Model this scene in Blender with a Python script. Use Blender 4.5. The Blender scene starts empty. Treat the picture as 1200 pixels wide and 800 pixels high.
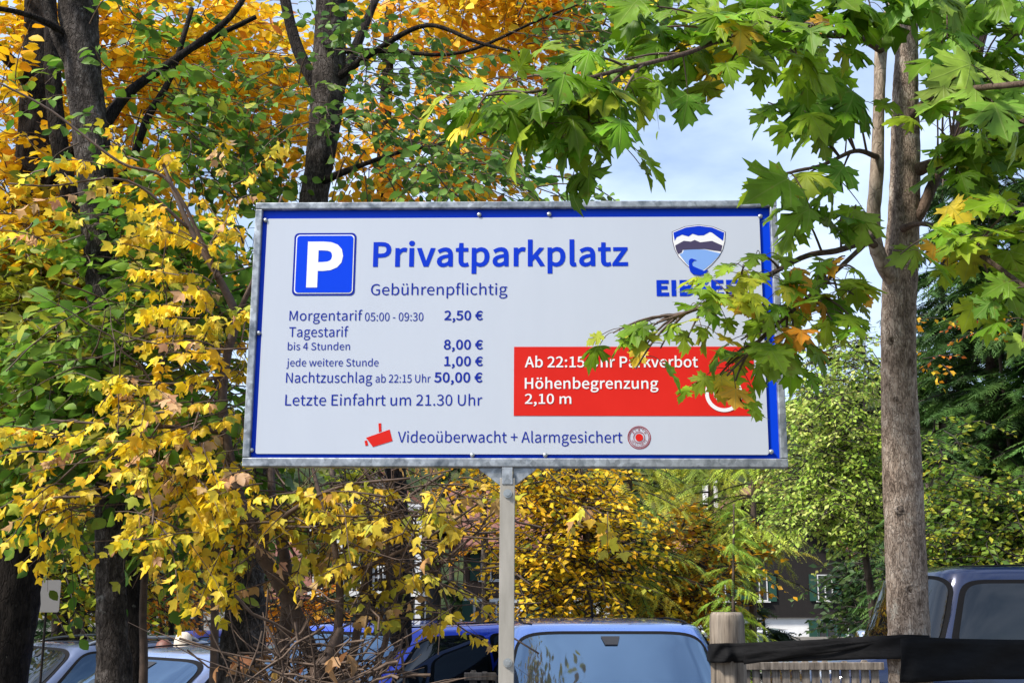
import bpy, math, random, json
import numpy as np
from mathutils import Vector, Matrix
R = math.radians
scene = bpy.context.scene
col = scene.collection

# ------------------------------------------------------------------ camera, sky, sun, exposure
F, PITCH, CAMZ = 1350.0, 0.20748, 1.65
cd = bpy.data.cameras.new('camera'); cam = bpy.data.objects.new('camera', cd); col.objects.link(cam)
cd.sensor_width = 36.0; cd.lens = 36.0 * F / 1200.0; cd.clip_start = 0.05; cd.clip_end = 6000
cam.location = (0, 0, CAMZ); cam.rotation_euler = (R(90) + PITCH, 0, 0)
scene.camera = cam
SUN_EL, SUN_AZ = 50.0, 238.0        # azimuth clockwise from +Y: behind the camera, to its left
world = bpy.data.worlds.new('World'); scene.world = world; world.use_nodes = True
wt = world.node_tree; wt.nodes.clear()
def wn(t, **k):
    n = wt.nodes.new(t)
    for a, b in k.items(): setattr(n, a, b)
    return n
sky = wn('ShaderNodeTexSky', sky_type='NISHITA', sun_disc=False, sun_elevation=R(SUN_EL), sun_rotation=R(SUN_AZ),
         air_density=1.0, dust_density=1.5, ozone_density=1.5)
bg = wn('ShaderNodeBackground'); bg.inputs[1].default_value = 0.14
wo = wn('ShaderNodeOutputWorld')
tc = wn('ShaderNodeTexCoord'); mp = wn('ShaderNodeMapping'); mp.inputs['Scale'].default_value = (1, 1, 2.6)
ns = wn('ShaderNodeTexNoise'); ns.inputs['Scale'].default_value = 2.3; ns.inputs['Detail'].default_value = 7
ns.inputs['Roughness'].default_value = 0.55
rp = wn('ShaderNodeValToRGB'); rp.color_ramp.elements[0].position = 0.42; rp.color_ramp.elements[1].position = 0.72
rp.color_ramp.elements[0].color = (0.12, 0.12, 0.12, 1)
mx = wn('ShaderNodeMix', data_type='RGBA'); mx.inputs['B'].default_value = (5.0, 5.9, 7.6, 1)
L = wt.links.new
L(tc.outputs['Generated'], mp.inputs[0]); L(mp.outputs[0], ns.inputs['Vector']); L(ns.outputs['Fac'], rp.inputs[0])
L(rp.outputs[0], mx.inputs['Factor']); L(sky.outputs[0], mx.inputs['A']); L(mx.outputs['Result'], bg.inputs[0]); L(bg.outputs[0], wo.inputs[0])
sd = bpy.data.lights.new('sun', 'SUN'); sd.energy = 4.5; sd.angle = R(8.0); sd.color = (1.0, 0.94, 0.85)
sun = bpy.data.objects.new('sun', sd); col.objects.link(sun)
_e, _a = R(SUN_EL), R(SUN_AZ)
sun.rotation_euler = Vector((-math.sin(_a) * math.cos(_e), -math.cos(_a) * math.cos(_e), -math.sin(_e))).to_track_quat('-Z', 'Y').to_euler()
scene.view_settings.view_transform = 'Standard'; scene.view_settings.look = 'None'
scene.view_settings.exposure = 0.62; scene.view_settings.gamma = 1.0; scene.view_settings.use_curve_mapping = False
scene.cycles.max_bounces = 7; scene.cycles.diffuse_bounces = 2; scene.cycles.glossy_bounces = 3
scene.cycles.transmission_bounces = 4; scene.cycles.caustics_reflective = False; scene.cycles.caustics_refractive = False

# ------------------------------------------------------------------ helpers
CP, SP = math.cos(PITCH), math.sin(PITCH)
def at(u, v, Y):
    """the point seen at pixel (u, v) of the 1200x800 photograph, at ground distance Y"""
    x, y = (u - 600.0) / F, (400.0 - v) / F
    dy, dz = CP - y * SP, SP + y * CP
    return Vector((x * Y / dy, Y, CAMZ + dz * Y / dy))
def ppm(Y): return F / Y
def smooth(a): a = min(1, max(0, a)); return a * a * (3 - 2 * a)
def gz(x, y):
    return -0.42 * smooth((y - 5) / 5) * smooth((-x - 0.6) / 2.0) - 0.85 * smooth((y - 12) / 28) * (1 - 0.45 * smooth((-x - 0.6) / 2))
def empty(name, loc, label=None, cat=None, group=None, rz=0.0):
    o = bpy.data.objects.new(name, None); col.objects.link(o); o.location = loc; o.rotation_euler = (0, 0, rz)
    o.empty_display_size = 0.2
    return tag(o, label, cat, group)
def tag(o, label=None, cat=None, group=None, kind=None):
    if label: o['label'] = label
    if cat: o['category'] = cat
    if group: o['group'] = group
    if kind: o['kind'] = kind
    return o
def link(name, me, parent=None, world=False):
    o = bpy.data.objects.new(name, me); col.objects.link(o)
    if parent is not None:
        o.parent = parent
        if world: o.location = -Vector(parent.location)
    return o
class MB:
    def __init__(s): s.v = []; s.f = []; s.m = []
    def add(s, vs, fs, m=0):
        b = len(s.v); s.v += [tuple(p) for p in vs]; s.f += [tuple(i + b for i in f) for f in fs]; s.m += [m] * len(fs); return s
    def box(s, c, d, m=0, rot=None):
        hx, hy, hz = d[0] / 2, d[1] / 2, d[2] / 2
        vs = [Vector((x * hx, y * hy, z * hz)) for x in (-1, 1) for y in (-1, 1) for z in (-1, 1)]
        if rot is not None: vs = [rot @ p for p in vs]
        vs = [p + Vector(c) for p in vs]
        return s.add(vs, [(0, 1, 3, 2), (4, 6, 7, 5), (0, 4, 5, 1), (2, 3, 7, 6), (0, 2, 6, 4), (1, 5, 7, 3)], m)
    def cyl(s, a, b, r, n=12, m=0, r2=None):
        a, b = Vector(a), Vector(b); return s.tube([a, b], [r, r if r2 is None else r2], n, m)
    def tube(s, pts, rad, n=8, m=0, noise=0.0, seed=0, cap=True):
        rng = random.Random(seed); pts = [Vector(p) for p in pts]; k = len(pts); vs = []; ref = None
        for i, p in enumerate(pts):
            t = (pts[min(i + 1, k - 1)] - pts[max(i - 1, 0)]).normalized()
            if ref is None: ref = Vector((0, 0, 1)) if abs(t.z) < 0.9 else Vector((1, 0, 0))
            a = (ref - t * ref.dot(t)).normalized(); ref = a; b = t.cross(a)
            for j in range(n):
                th = 2 * math.pi * j / n
                r = rad[i] * (1 + noise * (rng.random() - 0.5) * 2)
                vs.append(p + (a * math.cos(th) + b * math.sin(th)) * r)
        fs = [(i * n + j, i * n + (j + 1) % n, (i + 1) * n + (j + 1) % n, (i + 1) * n + j) for i in range(k - 1) for j in range(n)]
        if cap: fs += [tuple(range(n))[::-1], tuple(range((k - 1) * n, k * n))]
        return s.add(vs, fs, m)
    def prism(s, poly, y0, y1, m=0):
        """poly (x, z) outline, extruded from y0 (front) to y1"""
        n = len(poly)
        vs = [(x, y0, z) for x, z in poly] + [(x, y1, z) for x, z in poly]
        return s.add(vs, [tuple(range(n)), tuple(range(n, 2 * n))[::-1]] + [(i, i + n, (i + 1) % n + n, (i + 1) % n) for i in range(n)], m)
    def build(s, name, mats, parent=None, sm=False, world=False, bevel=0):
        me = bpy.data.meshes.new(name); me.from_pydata(s.v, [], s.f)
        for m in (mats if isinstance(mats, (list, tuple)) else [mats]): me.materials.append(m)
        me.polygons.foreach_set('material_index', s.m)
        if sm: me.polygons.foreach_set('use_smooth', [True] * len(s.f))
        import bmesh
        bm = bmesh.new(); bm.from_mesh(me); bmesh.ops.recalc_face_normals(bm, faces=bm.faces); bm.to_mesh(me); bm.free()
        o = link(name, me, parent, world)
        if bevel:
            b = o.modifiers.new('bevel', 'BEVEL'); b.width = bevel; b.segments = 2; b.limit_method = 'ANGLE'
        return o
def spline(pts, n=8):
    """Catmull-Rom through points"""
    pts = [Vector(p) for p in pts]; P = [pts[0] * 2 - pts[1]] + pts + [pts[-1] * 2 - pts[-2]]; out = []
    for i in range(1, len(P) - 2):
        a, b, c, d = P[i - 1], P[i], P[i + 1], P[i + 2]
        for k in range(n):
            t = k / n
            out.append(0.5 * ((2 * b) + (c - a) * t + (2 * a - 5 * b + 4 * c - d) * t * t + (3 * b - a - 3 * c + d) * t ** 3))
    return out + [pts[-1]]
def lerps(vals, n):
    out = []
    for a, b in zip(vals, vals[1:]): out += [a + (b - a) * k / n for k in range(n)]
    return out + [vals[-1]]

# ------------------------------------------------------------------ materials
def mat(name, color=(0.5, 0.5, 0.5), rough=0.6, metal=0.0, coat=0.0, ior=1.5, spec=0.5):
    m = bpy.data.materials.new(name); m.use_nodes = True; b = m.node_tree.nodes['Principled BSDF']
    b.inputs['Base Color'].default_value = (*color, 1); b.inputs['Roughness'].default_value = rough
    b.inputs['Metallic'].default_value = metal; b.inputs['Coat Weight'].default_value = coat; b.inputs['IOR'].default_value = ior
    b.inputs['Coat Roughness'].default_value = 0.03; b.inputs['Specular IOR Level'].default_value = spec
    return m
def nodes(m): return m.node_tree.nodes, m.node_tree.links.new, m.node_tree.nodes['Principled BSDF']
def noisy(m, stops, scale=8.0, detail=6, stretch=(1, 1, 1), bump=0.0, bscale=None, bdist=0.01, rough=None, obj=True):
    N, K, b = nodes(m)
    t = N.new('ShaderNodeTexCoord'); p = N.new('ShaderNodeMapping'); p.inputs['Scale'].default_value = stretch
    K(t.outputs['Object'], p.inputs[0])
    n = N.new('ShaderNodeTexNoise'); n.inputs['Scale'].default_value = scale; n.inputs['Detail'].default_value = detail; n.inputs['Roughness'].default_value = 0.62
    K(p.outputs[0], n.inputs['Vector'])
    r = N.new('ShaderNodeValToRGB'); el = r.color_ramp.elements
    while len(el) < len(stops): el.new(0.5)
    for e, (pos, c) in zip(el, stops): e.position = pos; e.color = (*c, 1)
    K(n.outputs['Fac'], r.inputs[0]); K(r.outputs[0], b.inputs['Base Color'])
    if bump:
        q = n
        if bscale:
            q = N.new('ShaderNodeTexNoise'); q.inputs['Scale'].default_value = bscale; q.inputs['Detail'].default_value = 5; K(p.outputs[0], q.inputs['Vector'])
        bu = N.new('ShaderNodeBump'); bu.inputs['Strength'].default_value = bump; bu.inputs['Distance'].default_value = bdist
        K(q.outputs['Fac'], bu.inputs['Height']); K(bu.outputs[0], b.inputs['Normal'])
    if rough:
        rr = N.new('ShaderNodeMapRange'); rr.inputs['To Min'].default_value = rough[0]; rr.inputs['To Max'].default_value = rough[1]
        K(n.outputs['Fac'], rr.inputs[0]); K(rr.outputs[0], b.inputs['Roughness'])
    return m
def leaf_mat(name, transl=0.4, veins=False, rough=0.5, spots=.55):
    m = bpy.data.materials.new(name); m.use_nodes = True; N, K, b = nodes(m)
    a = N.new('ShaderNodeAttribute'); a.attribute_name = 'leaf_color'
    csrc = a.outputs['Color']
    t0 = N.new('ShaderNodeTexCoord'); n0 = N.new('ShaderNodeTexNoise'); n0.inputs['Scale'].default_value = 42; n0.inputs['Detail'].default_value = 4; K(t0.outputs['Object'], n0.inputs['Vector'])
    r0 = N.new('ShaderNodeMapRange'); r0.inputs['From Min'].default_value = .62; r0.inputs['From Max'].default_value = .74; r0.inputs['To Max'].default_value = spots; K(n0.outputs['Fac'], r0.inputs[0])
    x0 = N.new('ShaderNodeMix'); x0.data_type = 'RGBA'; x0.inputs['B'].default_value = (.22, .11, .03, 1); K(r0.outputs[0], x0.inputs['Factor']); K(csrc, x0.inputs['A']); csrc = x0.outputs['Result']
    if veins:
        uv = N.new('ShaderNodeUVMap'); sp = N.new('ShaderNodeSeparateXYZ'); K(uv.outputs[0], sp.inputs[0])
        def mth(op, x, y=None):
            q = N.new('ShaderNodeMath'); q.operation = op
            for i, z in enumerate((x, y)):
                if z is None: continue
                if isinstance(z, (int, float)): q.inputs[i].default_value = z
                else: K(z, q.inputs[i])
            return q.outputs[0]
        X = mth('ABSOLUTE', sp.outputs[0]); Yv = mth('SUBTRACT', sp.outputs[1], 0.02); best = None
        for ang in (0, 48, 92):
            c, s_ = math.cos(R(ang)), math.sin(R(ang))
            d = mth('ABSOLUTE', mth('SUBTRACT', mth('MULTIPLY', X, c), mth('MULTIPLY', Yv, s_)))
            al = mth('ADD', mth('MULTIPLY', X, s_), mth('MULTIPLY', Yv, c))
            d = mth('ADD', d, mth('MULTIPLY', mth('LESS_THAN', al, 0.0), 1.0))
            best = d if best is None else mth('MINIMUM', best, d)
        vm = N.new('ShaderNodeMapRange'); vm.inputs['From Min'].default_value = 0.004; vm.inputs['From Max'].default_value = 0.02
        vm.inputs['To Min'].default_value = 0.38; vm.inputs['To Max'].default_value = 0.0; K(best, vm.inputs[0])
        mixc = N.new('ShaderNodeMix'); mixc.data_type = 'RGBA'; mixc.inputs['B'].default_value = (0.34, 0.42, 0.10, 1)
        K(vm.outputs[0], mixc.inputs['Factor']); K(csrc, mixc.inputs['A']); csrc = mixc.outputs['Result']
        # yellowing, blotched edges
        t = N.new('ShaderNodeTexCoord'); n = N.new('ShaderNodeTexNoise'); n.inputs['Scale'].default_value = 14; n.inputs['Detail'].default_value = 3
        K(t.outputs['Object'], n.inputs['Vector'])
        mr = N.new('ShaderNodeMapRange'); mr.inputs['From Min'].default_value = 0.35; mr.inputs['From Max'].default_value = 0.7; mr.inputs['To Min'].default_value = 0.75; mr.inputs['To Max'].default_value = 1.3
        K(n.outputs['Fac'], mr.inputs[0])
        hs = N.new('ShaderNodeHueSaturation'); K(csrc, hs.inputs['Color']); K(mr.outputs[0], hs.inputs['Value']); csrc = hs.outputs['Color']
        bu = N.new('ShaderNodeBump'); bu.inputs['Strength'].default_value = 0.5; bu.inputs['Distance'].default_value = 0.004
        K(vm.outputs[0], bu.inputs['Height']); K(bu.outputs[0], b.inputs['Normal'])
    K(csrc, b.inputs['Base Color']); b.inputs['Roughness'].default_value = rough; b.inputs['Specular IOR Level'].default_value = 0.28
    tr = N.new('ShaderNodeBsdfTranslucent'); ms = N.new('ShaderNodeMixShader'); ms.inputs[0].default_value = transl
    K(csrc, tr.inputs['Color']); K(b.outputs[0], ms.inputs[1]); K(tr.outputs[0], ms.inputs[2]); K(ms.outputs[0], N['Material Output'].inputs[0])
    return m
M_LEAF = leaf_mat('leaf'); M_MAPLE = leaf_mat('maple_leaf', 0.45, True, 0.5, .5); M_NEEDLE = leaf_mat('needle', 0.2, False, 0.6, 0)
M_TWIG = noisy(mat('twig', rough=0.8), [(0.3, (0.055, 0.036, 0.026)), (0.7, (0.13, 0.085, 0.06))], 30)
M_TWIG_DARK = mat('dark_twig', (0.03, 0.022, 0.018), 0.85)
def bark(name, stops, scale, stretch, bump, bdist=0.02, lichen=None, fine=1.0):
    """bark: mottled plates, fine furrows running along the stem, pale lichen blotches"""
    m = mat(name, rough=0.92, spec=0.15); N, K, b = nodes(m)
    t = N.new('ShaderNodeTexCoord'); p = N.new('ShaderNodeMapping'); p.inputs['Scale'].default_value = stretch; K(t.outputs['Object'], p.inputs[0])
    def noise(sc, det, vec): n = N.new('ShaderNodeTexNoise'); n.inputs['Scale'].default_value = sc; n.inputs['Detail'].default_value = det; n.inputs['Roughness'].default_value = .7; K(vec, n.inputs['Vector']); return n.outputs['Fac']
    def mth(op, x, y):
        q = N.new('ShaderNodeMath'); q.operation = op
        for i, z in enumerate((x, y)):
            if isinstance(z, (int, float)): q.inputs[i].default_value = z
            else: K(z, q.inputs[i])
        return q.outputs[0]
    big = noise(scale * .22, 7, t.outputs['Object']); mid = noise(scale, 10, p.outputs[0])
    p2 = N.new('ShaderNodeMapping'); p2.inputs['Scale'].default_value = (3.2, 3.2, .8); K(t.outputs['Object'], p2.inputs[0]); fi = noise(scale * 1.9, 8, p2.outputs[0])
    v = N.new('ShaderNodeTexVoronoi'); v.feature = 'DISTANCE_TO_EDGE'; v.inputs['Scale'].default_value = scale * 1.1
    wv = N.new('ShaderNodeMix'); wv.data_type = 'VECTOR'; wv.inputs['Factor'].default_value = .12; K(p.outputs[0], wv.inputs['A'])
    nv = N.new('ShaderNodeTexNoise'); nv.inputs['Scale'].default_value = scale * .8; K(p.outputs[0], nv.inputs['Vector']); K(nv.outputs['Color'], wv.inputs['B']); K(wv.outputs['Result'], v.inputs['Vector'])
    crack = N.new('ShaderNodeMapRange'); crack.inputs['From Max'].default_value = .10; K(v.outputs['Distance'], crack.inputs[0])
    h = mth('ADD', mth('ADD', mth('MULTIPLY', mid, .55), mth('MULTIPLY', fi, .35 * fine)), mth('MULTIPLY', big, .48))
    h = mth('SUBTRACT', h, .195)
    r = N.new('ShaderNodeValToRGB'); el = r.color_ramp.elements
    while len(el) < len(stops): el.new(0.5)
    for e, (pos, c) in zip(el, stops): e.position = pos; e.color = (*c, 1)
    K(h, r.inputs[0]); src = r.outputs[0]
    dk = N.new('ShaderNodeMix'); dk.data_type = 'RGBA'; dk.blend_type = 'MULTIPLY'; dk.inputs['Factor'].default_value = .55; K(src, dk.inputs['A'])
    cr2 = N.new('ShaderNodeValToRGB'); cr2.color_ramp.elements[0].color = (.35, .32, .3, 1); K(crack.outputs[0], cr2.inputs[0]); K(cr2.outputs[0], dk.inputs['B']); src = dk.outputs['Result']
    if lichen:
        n = noise(lichen[1], 8, t.outputs['Object']); rl = N.new('ShaderNodeValToRGB'); rl.color_ramp.elements[0].position = lichen[2]; rl.color_ramp.elements[1].position = lichen[2] + .06; K(n, rl.inputs[0])
        x = N.new('ShaderNodeMix'); x.data_type = 'RGBA'; x.inputs['B'].default_value = (*lichen[0], 1); K(mth('MULTIPLY', rl.outputs[0], .75), x.inputs['Factor']); K(src, x.inputs['A']); src = x.outputs['Result']
    K(src, b.inputs['Base Color'])
    bu = N.new('ShaderNodeBump'); bu.inputs['Strength'].default_value = bump; bu.inputs['Distance'].default_value = bdist; K(mth('ADD', h, mth('MULTIPLY', crack.outputs[0], .25)), bu.inputs['Height']); K(bu.outputs[0], b.inputs['Normal'])
    return m
M_BARK_MAPLE = bark('maple_bark', [(0.38, (0.10, 0.072, 0.054)), (0.5, (0.31, 0.24, 0.185)), (0.64, (0.54, 0.46, 0.38))], 38, (1.5, 1.5, 0.55), 1.0, 0.012, ((0.46, 0.42, 0.35), 11, 0.60))
M_BARK_GREY = bark('grey_bark', [(0.38, (0.014, 0.011, 0.009)), (0.52, (0.07, 0.058, 0.05)), (0.68, (0.24, 0.21, 0.19))], 24, (1.4, 1.4, 0.6), 1.0, 0.02, ((0.26, 0.26, 0.24), 9, 0.61))
M_BARK_DARK = bark('dark_bark', [(0.40, (0.010, 0.008, 0.007)), (0.65, (0.05, 0.04, 0.034))], 20, (1.4, 1.4, 0.4), 1.0, 0.03, ((0.17, 0.17, 0.155), 9, 0.64))
M_BARK_FAR = bark('far_bark', [(0.3, (0.05, 0.038, 0.03)), (0.7, (0.16, 0.12, 0.10))], 10, (1, 1, 0.5), 0.4)

# ------------------------------------------------------------------ foliage
def T(v, f): return np.array(v, float), np.array(f, int)
def t_ovate():
    v = [(0, 0, 0), (0.22, 0.18, .05), (0.33, 0.45, .07), (0.22, 0.76, .02), (0, 1, -.10), (-0.22, 0.76, .02), (-0.33, 0.45, .07), (-0.22, 0.18, .05), (0, 0.45, 0)]
    return T(v, [(8, i, (i + 1) % 8) for i in range(8)])
def t_oval4():
    v = [(0, 0, 0), (0.3, 0.45, .06), (0, 1, -.08), (-0.3, 0.45, .06)]
    return T(v, [(0, 1, 2), (0, 2, 3)])
def fan(half, c, zf):
    pts = half + [(-x, y) for x, y in half[-2:0:-1]]
    v = [(c[0], c[1], zf(*c))] + [(x, y, zf(x, y)) for x, y in pts]; n = len(pts)
    return T(v, [(0, 1 + i, 1 + (i + 1) % n) for i in range(n)])
def t_lobed(curl=0.25, seed=0, fold=.25):
    rng = random.Random(seed); half = [(0, 0), (0.14, -0.04), (0.27, 0.05), (0.34, 0.16), (0.50, 0.36), (0.60, 0.55), (0.40, 0.50), (0.25, 0.54), (0.24, 0.66), (0.15, 0.80), (0, 1.03)]
    half = [(x * rng.uniform(.85, 1.15), y + (rng.uniform(-.03, .03) if x else 0)) for x, y in half]; k = rng.uniform(-.12, .12)
    return fan(half, (0, 0.3), lambda x, y: abs(x) * fold - curl * (x * x + (y - .3) ** 2) + k * x * y)
def t_maple(curl=0.3, fold=0.15, seed=0):
    rng = random.Random(seed); j = lambda: rng.uniform(-.035, .035) if seed else 0
    half = [(0, 0), (0.10, -0.06), (0.22, -0.05), (0.37, -0.12), (0.34, 0.0), (0.48, 0.05), (0.37, 0.13), (0.30, 0.19), (0.43, 0.24), (0.57, 0.26),
            (0.53, 0.36), (0.68, 0.50), (0.51, 0.49), (0.43, 0.60), (0.36, 0.51), (0.21, 0.44), (0.23, 0.58), (0.36, 0.70), (0.24, 0.73), (0.24, 0.87), (0.12, 0.83), (0, 1.02)]
    pts = [(x + j(), y + j()) for x, y in half] + [(-x + j(), y + j()) for x, y in half[-2:0:-1]]; n = len(pts); c = (0, 0.24); tw = rng.uniform(-.2, .2)
    zf = lambda x, y: abs(x) * fold - curl * (x * x + (y - .2) ** 2) + 0.03 * math.sin(9 * y + 4 * x) + tw * x * y
    v = [(0, 0.24, zf(*c))]
    for k in (0.5, 1.0):
        for x, y in pts:
            xx, yy = c[0] + (x - c[0]) * k, c[1] + (y - c[1]) * k; v.append((xx, yy, zf(xx, yy)))
    f = [(0, 1 + i, 1 + (i + 1) % n) for i in range(n)]
    for i in range(n):
        a, b, cc, d = 1 + i, 1 + (i + 1) % n, 1 + n + (i + 1) % n, 1 + n + i
        f += [(a, d, cc), (a, cc, b)]
    return T(v, f)
def t_frond(k=9, w=0.30, fwd=0.12, nw=0.05, droop=0.22, seed=0):
    rng = random.Random(seed); v = []; f = []
    def tri(a, b, c): i = len(v); v.extend([a, b, c]); f.append((i, i + 1, i + 2))
    z = lambda t: -droop * t * t
    tri((-.012, 0, 0), (.012, 0, 0), (0, 1, z(1)))
    for i in range(k):
        t = 0.06 + 0.9 * i / k
        for s in (-1, 1):
            ww = w * (1 - 0.75 * t) * rng.uniform(.75, 1.2) + .03
            tri((0, t - nw, z(t)), (0, t + nw, z(t)), (s * ww, t + fwd * rng.uniform(.6, 1.6), z(t) - ww * rng.uniform(.1, .5)))
    return T(v, f)
TPL = {'ovate': [t_ovate()], 'oval4': [t_oval4()], 'lobed': [t_lobed(.25, 1), t_lobed(.7, 2, .4), t_lobed(-.1, 3, .1), t_lobed(.45, 4, .6), t_lobed(.9, 5, .2), t_lobed(.1, 6, .35)],
       'maple': [t_maple(.3, .15, 1), t_maple(.6, .3, 2), t_maple(.12, .05, 3), t_maple(.75, .1, 4), t_maple(.4, .4, 5), t_maple(.2, .2, 6)],
       'frond': [t_frond(seed=1), t_frond(seed=2), t_frond(seed=3)], 'larch': [t_frond(12, .13, .05, .025, .35, 4), t_frond(11, .16, .05, .028, .5, 5)]}
def nrm(a): return a / np.maximum(np.linalg.norm(a, axis=-1, keepdims=True), 1e-9)
def leaves(name, P, A, Nn, S, C, kind, parent, m, uv=False):
    """one mesh of many small leaf blades: base P, axis A, normal Nn, size S, colour C"""
    A = nrm(A); B = nrm(np.cross(A, Nn)); Nn = np.cross(B, A)
    V = []; Fc = []; CC = []; UV = []; off = 0; tp = TPL[kind]; pick = np.arange(len(P)) * 7 % len(tp); asp = .82 + .34 * ((np.arange(len(P)) * 0.6180339) % 1)
    for q, (tv, tf) in enumerate(tp):
        sel = np.where(pick == q)[0]
        if not len(sel): continue
        s = S[sel][:, None, None]
        v = P[sel][:, None, :] + s * (tv[None, :, 0:1] * asp[sel][:, None, None] * B[sel][:, None, :] + tv[None, :, 1:2] * A[sel][:, None, :] + tv[None, :, 2:3] * Nn[sel][:, None, :])
        k = len(tv); V.append(v.reshape(-1, 3)); Fc.append((tf[None] + (np.arange(len(sel)) * k)[:, None, None]).reshape(-1, 3) + off)
        CC.append(np.repeat(C[sel], k, axis=0)); UV.append(np.tile(tv[:, :2], (len(sel), 1))); off += k * len(sel)
    V = np.concatenate(V); Fc = np.concatenate(Fc); CC = np.concatenate(CC); UV = np.concatenate(UV)
    me = bpy.data.meshes.new(name); me.vertices.add(len(V)); me.vertices.foreach_set('co', (V - np.array(parent.location if parent else (0, 0, 0))).astype(np.float32).ravel())
    me.loops.add(Fc.size); me.loops.foreach_set('vertex_index', Fc.astype(np.int32).ravel())
    me.polygons.add(len(Fc)); me.polygons.foreach_set('loop_start', np.arange(0, Fc.size, 3, dtype=np.int32))
    me.polygons.foreach_set('use_smooth', [True] * len(Fc))
    at_ = me.attributes.new('leaf_color', 'FLOAT_COLOR', 'POINT')
    at_.data.foreach_set('color', np.concatenate([CC, np.ones((len(CC), 1))], 1).astype(np.float32).ravel())
    if uv:
        u = me.uv_layers.new(name='UVMap'); u.data.foreach_set('uv', UV[Fc.ravel()].astype(np.float32).ravel())
    me.materials.append(m); me.update(); me.validate()
    return link(name, me, parent)
def twig_mesh(name, paths, rads, parent, m, n=3):
    """paths (N,K,3), rads (N,K): many thin tubes in one mesh"""
    N_, K_ = paths.shape[:2]
    t = nrm(np.gradient(paths, axis=1)); ref = np.where(np.abs(t[..., 2:3]) > .9, np.array([1., 0, 0]), np.array([0, 0, 1.]))
    a = nrm(np.cross(t, ref)); b = np.cross(t, a); V = []
    for j in range(n):
        th = 2 * math.pi * j / n; V.append(paths + rads[..., None] * (a * math.cos(th) + b * math.sin(th)))
    V = np.stack(V, 2).reshape(-1, 3) - np.array(parent.location)
    base = (np.arange(N_) * K_ * n)[:, None, None]; i = (np.arange(K_ - 1) * n)[None, :, None]; j = np.arange(n)[None, None, :]; j2 = (np.arange(n) + 1) % n
    j2 = j2[None, None, :]
    Q = np.stack([base + i + j, base + i + j2, base + i + n + j2, base + i + n + j], -1).reshape(-1, 4)
    me = bpy.data.meshes.new(name); me.vertices.add(len(V)); me.vertices.foreach_set('co', V.astype(np.float32).ravel())
    me.loops.add(Q.size); me.loops.foreach_set('vertex_index', Q.astype(np.int32).ravel())
    me.polygons.add(len(Q)); me.polygons.foreach_set('loop_start', np.arange(0, Q.size, 4, dtype=np.int32))
    me.polygons.foreach_set('use_smooth', [True] * len(Q)); me.materials.append(m); me.update(); me.validate()
    return link(name, me, parent)
def pick_colors(rng, pal, n):
    w = np.array([p[3] for p in pal], float); idx = rng.choice(len(pal), n, p=w / w.sum())
    return np.array([p[:3] for p in pal])[idx]
def crown(parent, blobs, pal, kind='ovate', size=.07, tl=.5, per=10, droop=.3, hang=.3, seed=1, m=None, away=None, twig_r=.004, twig_m=None,
          flat=.35, part='crown', twigs=True, same=.65, svar=.25, jit=.6, updir=0.0):
    """twigs through ellipsoid regions (px, py, rx, ry, Y, dY, number), leaves set along every twig"""
    rng = np.random.default_rng(seed); P0 = []
    for (px, py, rx, ry, Y, dY, n) in blobs:
        d = nrm(rng.normal(size=(n, 3))) * (rng.random((n, 1)) ** (1 / 2.4))
        c = np.array(at(px, py, Y)); k = Y / F
        P0.append(c + d * np.array([rx * k, dY, ry * k]))
    P0 = np.concatenate(P0); n = len(P0)
    ang = rng.random(n) * 2 * math.pi; D = np.stack([np.cos(ang), np.sin(ang), rng.normal(updir, .3, n)], 1)
    if away is not None:
        o = P0 - np.array(away); o[:, 2] *= .3; D = D + 1.0 * nrm(o)
    D = nrm(D); Lg = tl * rng.uniform(.6, 1.35, n)
    K_ = 6; ts = np.linspace(0, 1, K_)
    wob = rng.normal(0, .05, (n, 1, 3)) * np.sin(ts * 5)[None, :, None]
    paths = P0[:, None, :] + Lg[:, None, None] * (D[:, None, :] * ts[None, :, None] - np.array([0, 0, droop]) * (ts ** 2)[None, :, None] + wob)
    if twigs:
        rad = twig_r * (1.15 - .85 * ts)[None, :] * rng.uniform(.6, 1.3, (n, 1)); twig_mesh('twigs', paths, rad, parent, twig_m or M_TWIG)
    tt = (np.arange(per) + .5) / per
    tt = np.clip(.12 + .88 * tt[None, :] + rng.normal(0, .03, (n, per)), 0, 1)
    x = tt * (K_ - 1); i0 = np.minimum(x.astype(int), K_ - 2); fr = (x - i0)[..., None]; r_ = np.arange(n)[:, None]
    P = paths[r_, i0] * (1 - fr) + paths[r_, i0 + 1] * fr
    sd_ = nrm(np.cross(D, np.array([0, 0, 1.])))[:, None, :] * np.where(np.arange(per) % 2 == 0, 1, -1)[None, :, None]
    A = D[:, None, :] * .55 + sd_ * .8 + np.array([0, 0, -hang]) + rng.normal(0, .25, (n, per, 3))
    Nn = np.array([0, 0, 1.]) * flat * 2 + rng.normal(0, jit, (n, per, 3)) + nrm(sd_) * hang * .3
    P = P.reshape(-1, 3); A = A.reshape(-1, 3); Nn = Nn.reshape(-1, 3)
    P = P + nrm(A) * size * .25
    S = size * rng.uniform(1 - svar, 1 + svar, len(P)) * rng.uniform(.8, 1.15, (n, 1)).repeat(per, 1).ravel()
    c1 = pick_colors(rng, pal, n).repeat(per, 0); c2 = pick_colors(rng, pal, n * per)
    C = np.where(rng.random((n * per, 1)) < same, c1, c2) * rng.uniform(.78, 1.18, (n * per, 1)) * rng.normal(1, .06, (n * per, 3))
    return leaves(part, P, A, Nn, S, np.clip(C, .002, .95), kind, parent, m or M_LEAF)
def stem_path(pts):   # (px, py, Y, halfwidth px) -> points, radii
    return [at(a, b, Y) for a, b, Y, w in pts], [w * Y / F for a, b, Y, w in pts]
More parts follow.
